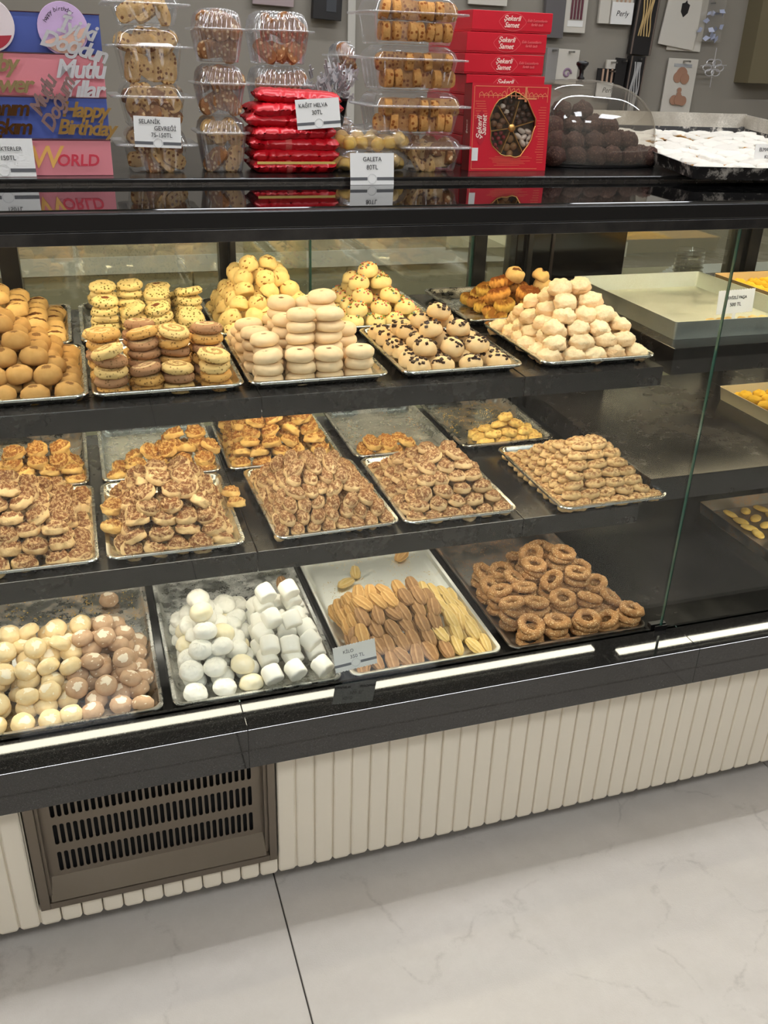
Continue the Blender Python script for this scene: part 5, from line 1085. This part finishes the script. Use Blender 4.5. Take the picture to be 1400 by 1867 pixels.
hung('balloon_pack', 'pale pack with plum shapes above the ribbed clamshells', 'pack', .64, .78, 1.64, 1.8, plain('pack_mauve', (168, 150, 150), .4), .03)
# boxed-in wall section
o = BM().box(2.60, 4.2, 3.36, 3.449, 1.45, 2.79).build('trim_2', plain('olive_panel', (118, 108, 82), .6)); o['kind'] = 'structure'

# ------------------------------------------------------------------ back counter seen through the case
k_ = NT('beige_marble'); tc = k_.n('ShaderNodeTexCoord'); f = k_.ramp(k_.noise(tc.outputs['Object'], 3.4, 9, .7), .35, .68); k_.l(k_.mix(f, lin((150, 132, 104)), lin((212, 198, 170))), k_.b.inputs['Base Color']); k_.b.inputs['Roughness'].default_value = .25
t = thing('back_counter', 'cream work counter with marbled top behind the display case', 'counter')
BM().box(-2.2, 1.86, 2.90, 3.44, .92, .935, bev=.002).build('marble_top', k_.m, t)
BM().box(-2.2, 1.86, 2.893, 2.90, .884, .935).build('white_edge', M_white, t)
BM().box(-2.18, 1.84, 2.93, 3.44, .0, .915).build('carcass', plain('carcass_grey', (120, 116, 98), .7), t)  # one even olive grey on the carcass behind drawers and doors
for i in range(8):
    x0 = -2.17 + i * .5
    BM().box(x0, x0 + .494, 2.912, 2.93, .58, .878, bev=.003).build('drawer', plain('drawer_front', (168, 160, 138), .5), t); BM().box(x0, x0 + .494, 2.912, 2.93, .08, .572, bev=.003).build('door', plain('cream_door', (214, 208, 180), .5), t)
t = thing('cash_register', 'beige cash register with white keys on the back counter', 'cash register', (1.32, 3.02, .9352), (0, 0, -.12)); M_beige = plain('beige_plastic', (212, 202, 172), .45)
b = BM(); Pp = [(-.15, 0), (.16, 0), (.16, .11), (.08, .13), (-.15, .045)]; b.add([(-.14, y, z) for y, z in Pp] + [(.20, y, z) for y, z in Pp], [(4, 3, 2, 1, 0), (5, 6, 7, 8, 9)] + [(i, (i + 1) % 5, 5 + (i + 1) % 5, 5 + i) for i in range(5)]); b.build('body', M_beige, t)
sl = math.atan2(.085, .23); KM = Matrix.Translation((0, -.15, .046)) @ Matrix.Rotation(sl, 4, 'X')
b = BM().box(-.045, .185, .02, .20, 0, .002, M=KM); b.build('key_field', plain('key_field_blue', (70, 66, 96), .5), t)
km = mesh('key', *(lambda b: (b.V, b.F))(BM().box(-.0105, .0105, -.0105, .0105, 0, .007, bev=.0015)), plain('key_white', (236, 232, 220), .4), False)
for i in range(8):
    for j in range(6):
        o = link('key', km, t); o.matrix_local = KM @ Matrix.Translation((-.028 + i * .0275, .04 + j * .0275, .002))
b = BM().lathe([(.012, 0), (.012, .01), (.009, .012)], 16, 0, KM @ Matrix.Translation((-.085, .06, 0))); b.build('lock_dial', M_beige, t)
t = thing('paper_bags', 'stack of white paper bags on the ledge behind the right pane', 'paper bags', (2.2, 2.75, .80))
t2 = thing('side_table', 'low cream side table carrying paper bags behind the aluminium pan', 'table', (2.25, 2.8, 0))
BM().box(-.36, .6, -.3, .3, .76, .798, bev=.003).build('table_top', M_beige, t2); BM().box(-.34, .58, -.27, .27, 0, .76).build('cabinet', plain('cream_door', (214, 208, 180), .5), t2)
for i in range(6): BM().box(-.16 + .012 * i, .34 + .01 * i, -.18 + .01 * i, .2, .006 * i, .006 * i + .005).build('bag_sheet', M_paper, t)
t = thing('cup_stack', 'stack of clear plastic cups behind the case near the black panel', 'cups', (1.93, 2.62, .798))
for i in range(6): BM().lathe([(.034, 0), (.035, .002), (.048, .09), (.050, .092)], 20, 0, Matrix.Translation((0, 0, i * .014))).build('cup', M_plastic, t, True)

# lettering becomes plain mesh
bpy.context.view_layer.update(); dg = bpy.context.evaluated_depsgraph_get()
for o in [o for o in COL.objects if o.type == 'FONT']:
    me = bpy.data.meshes.new_from_object(o.evaluated_get(dg)); nm = o.name.split('.')[0]
    q = bpy.data.objects.new('tmp', me); COL.objects.link(q); q.location = o.location; q.rotation_euler = o.rotation_euler; q.scale = o.scale
    for k in o.keys():
        if k in ('label', 'category', 'group'): q[k] = o[k]
    if o.parent is not None: q.parent = o.parent
    bpy.data.objects.remove(o); q.name = nm; me.name = nm
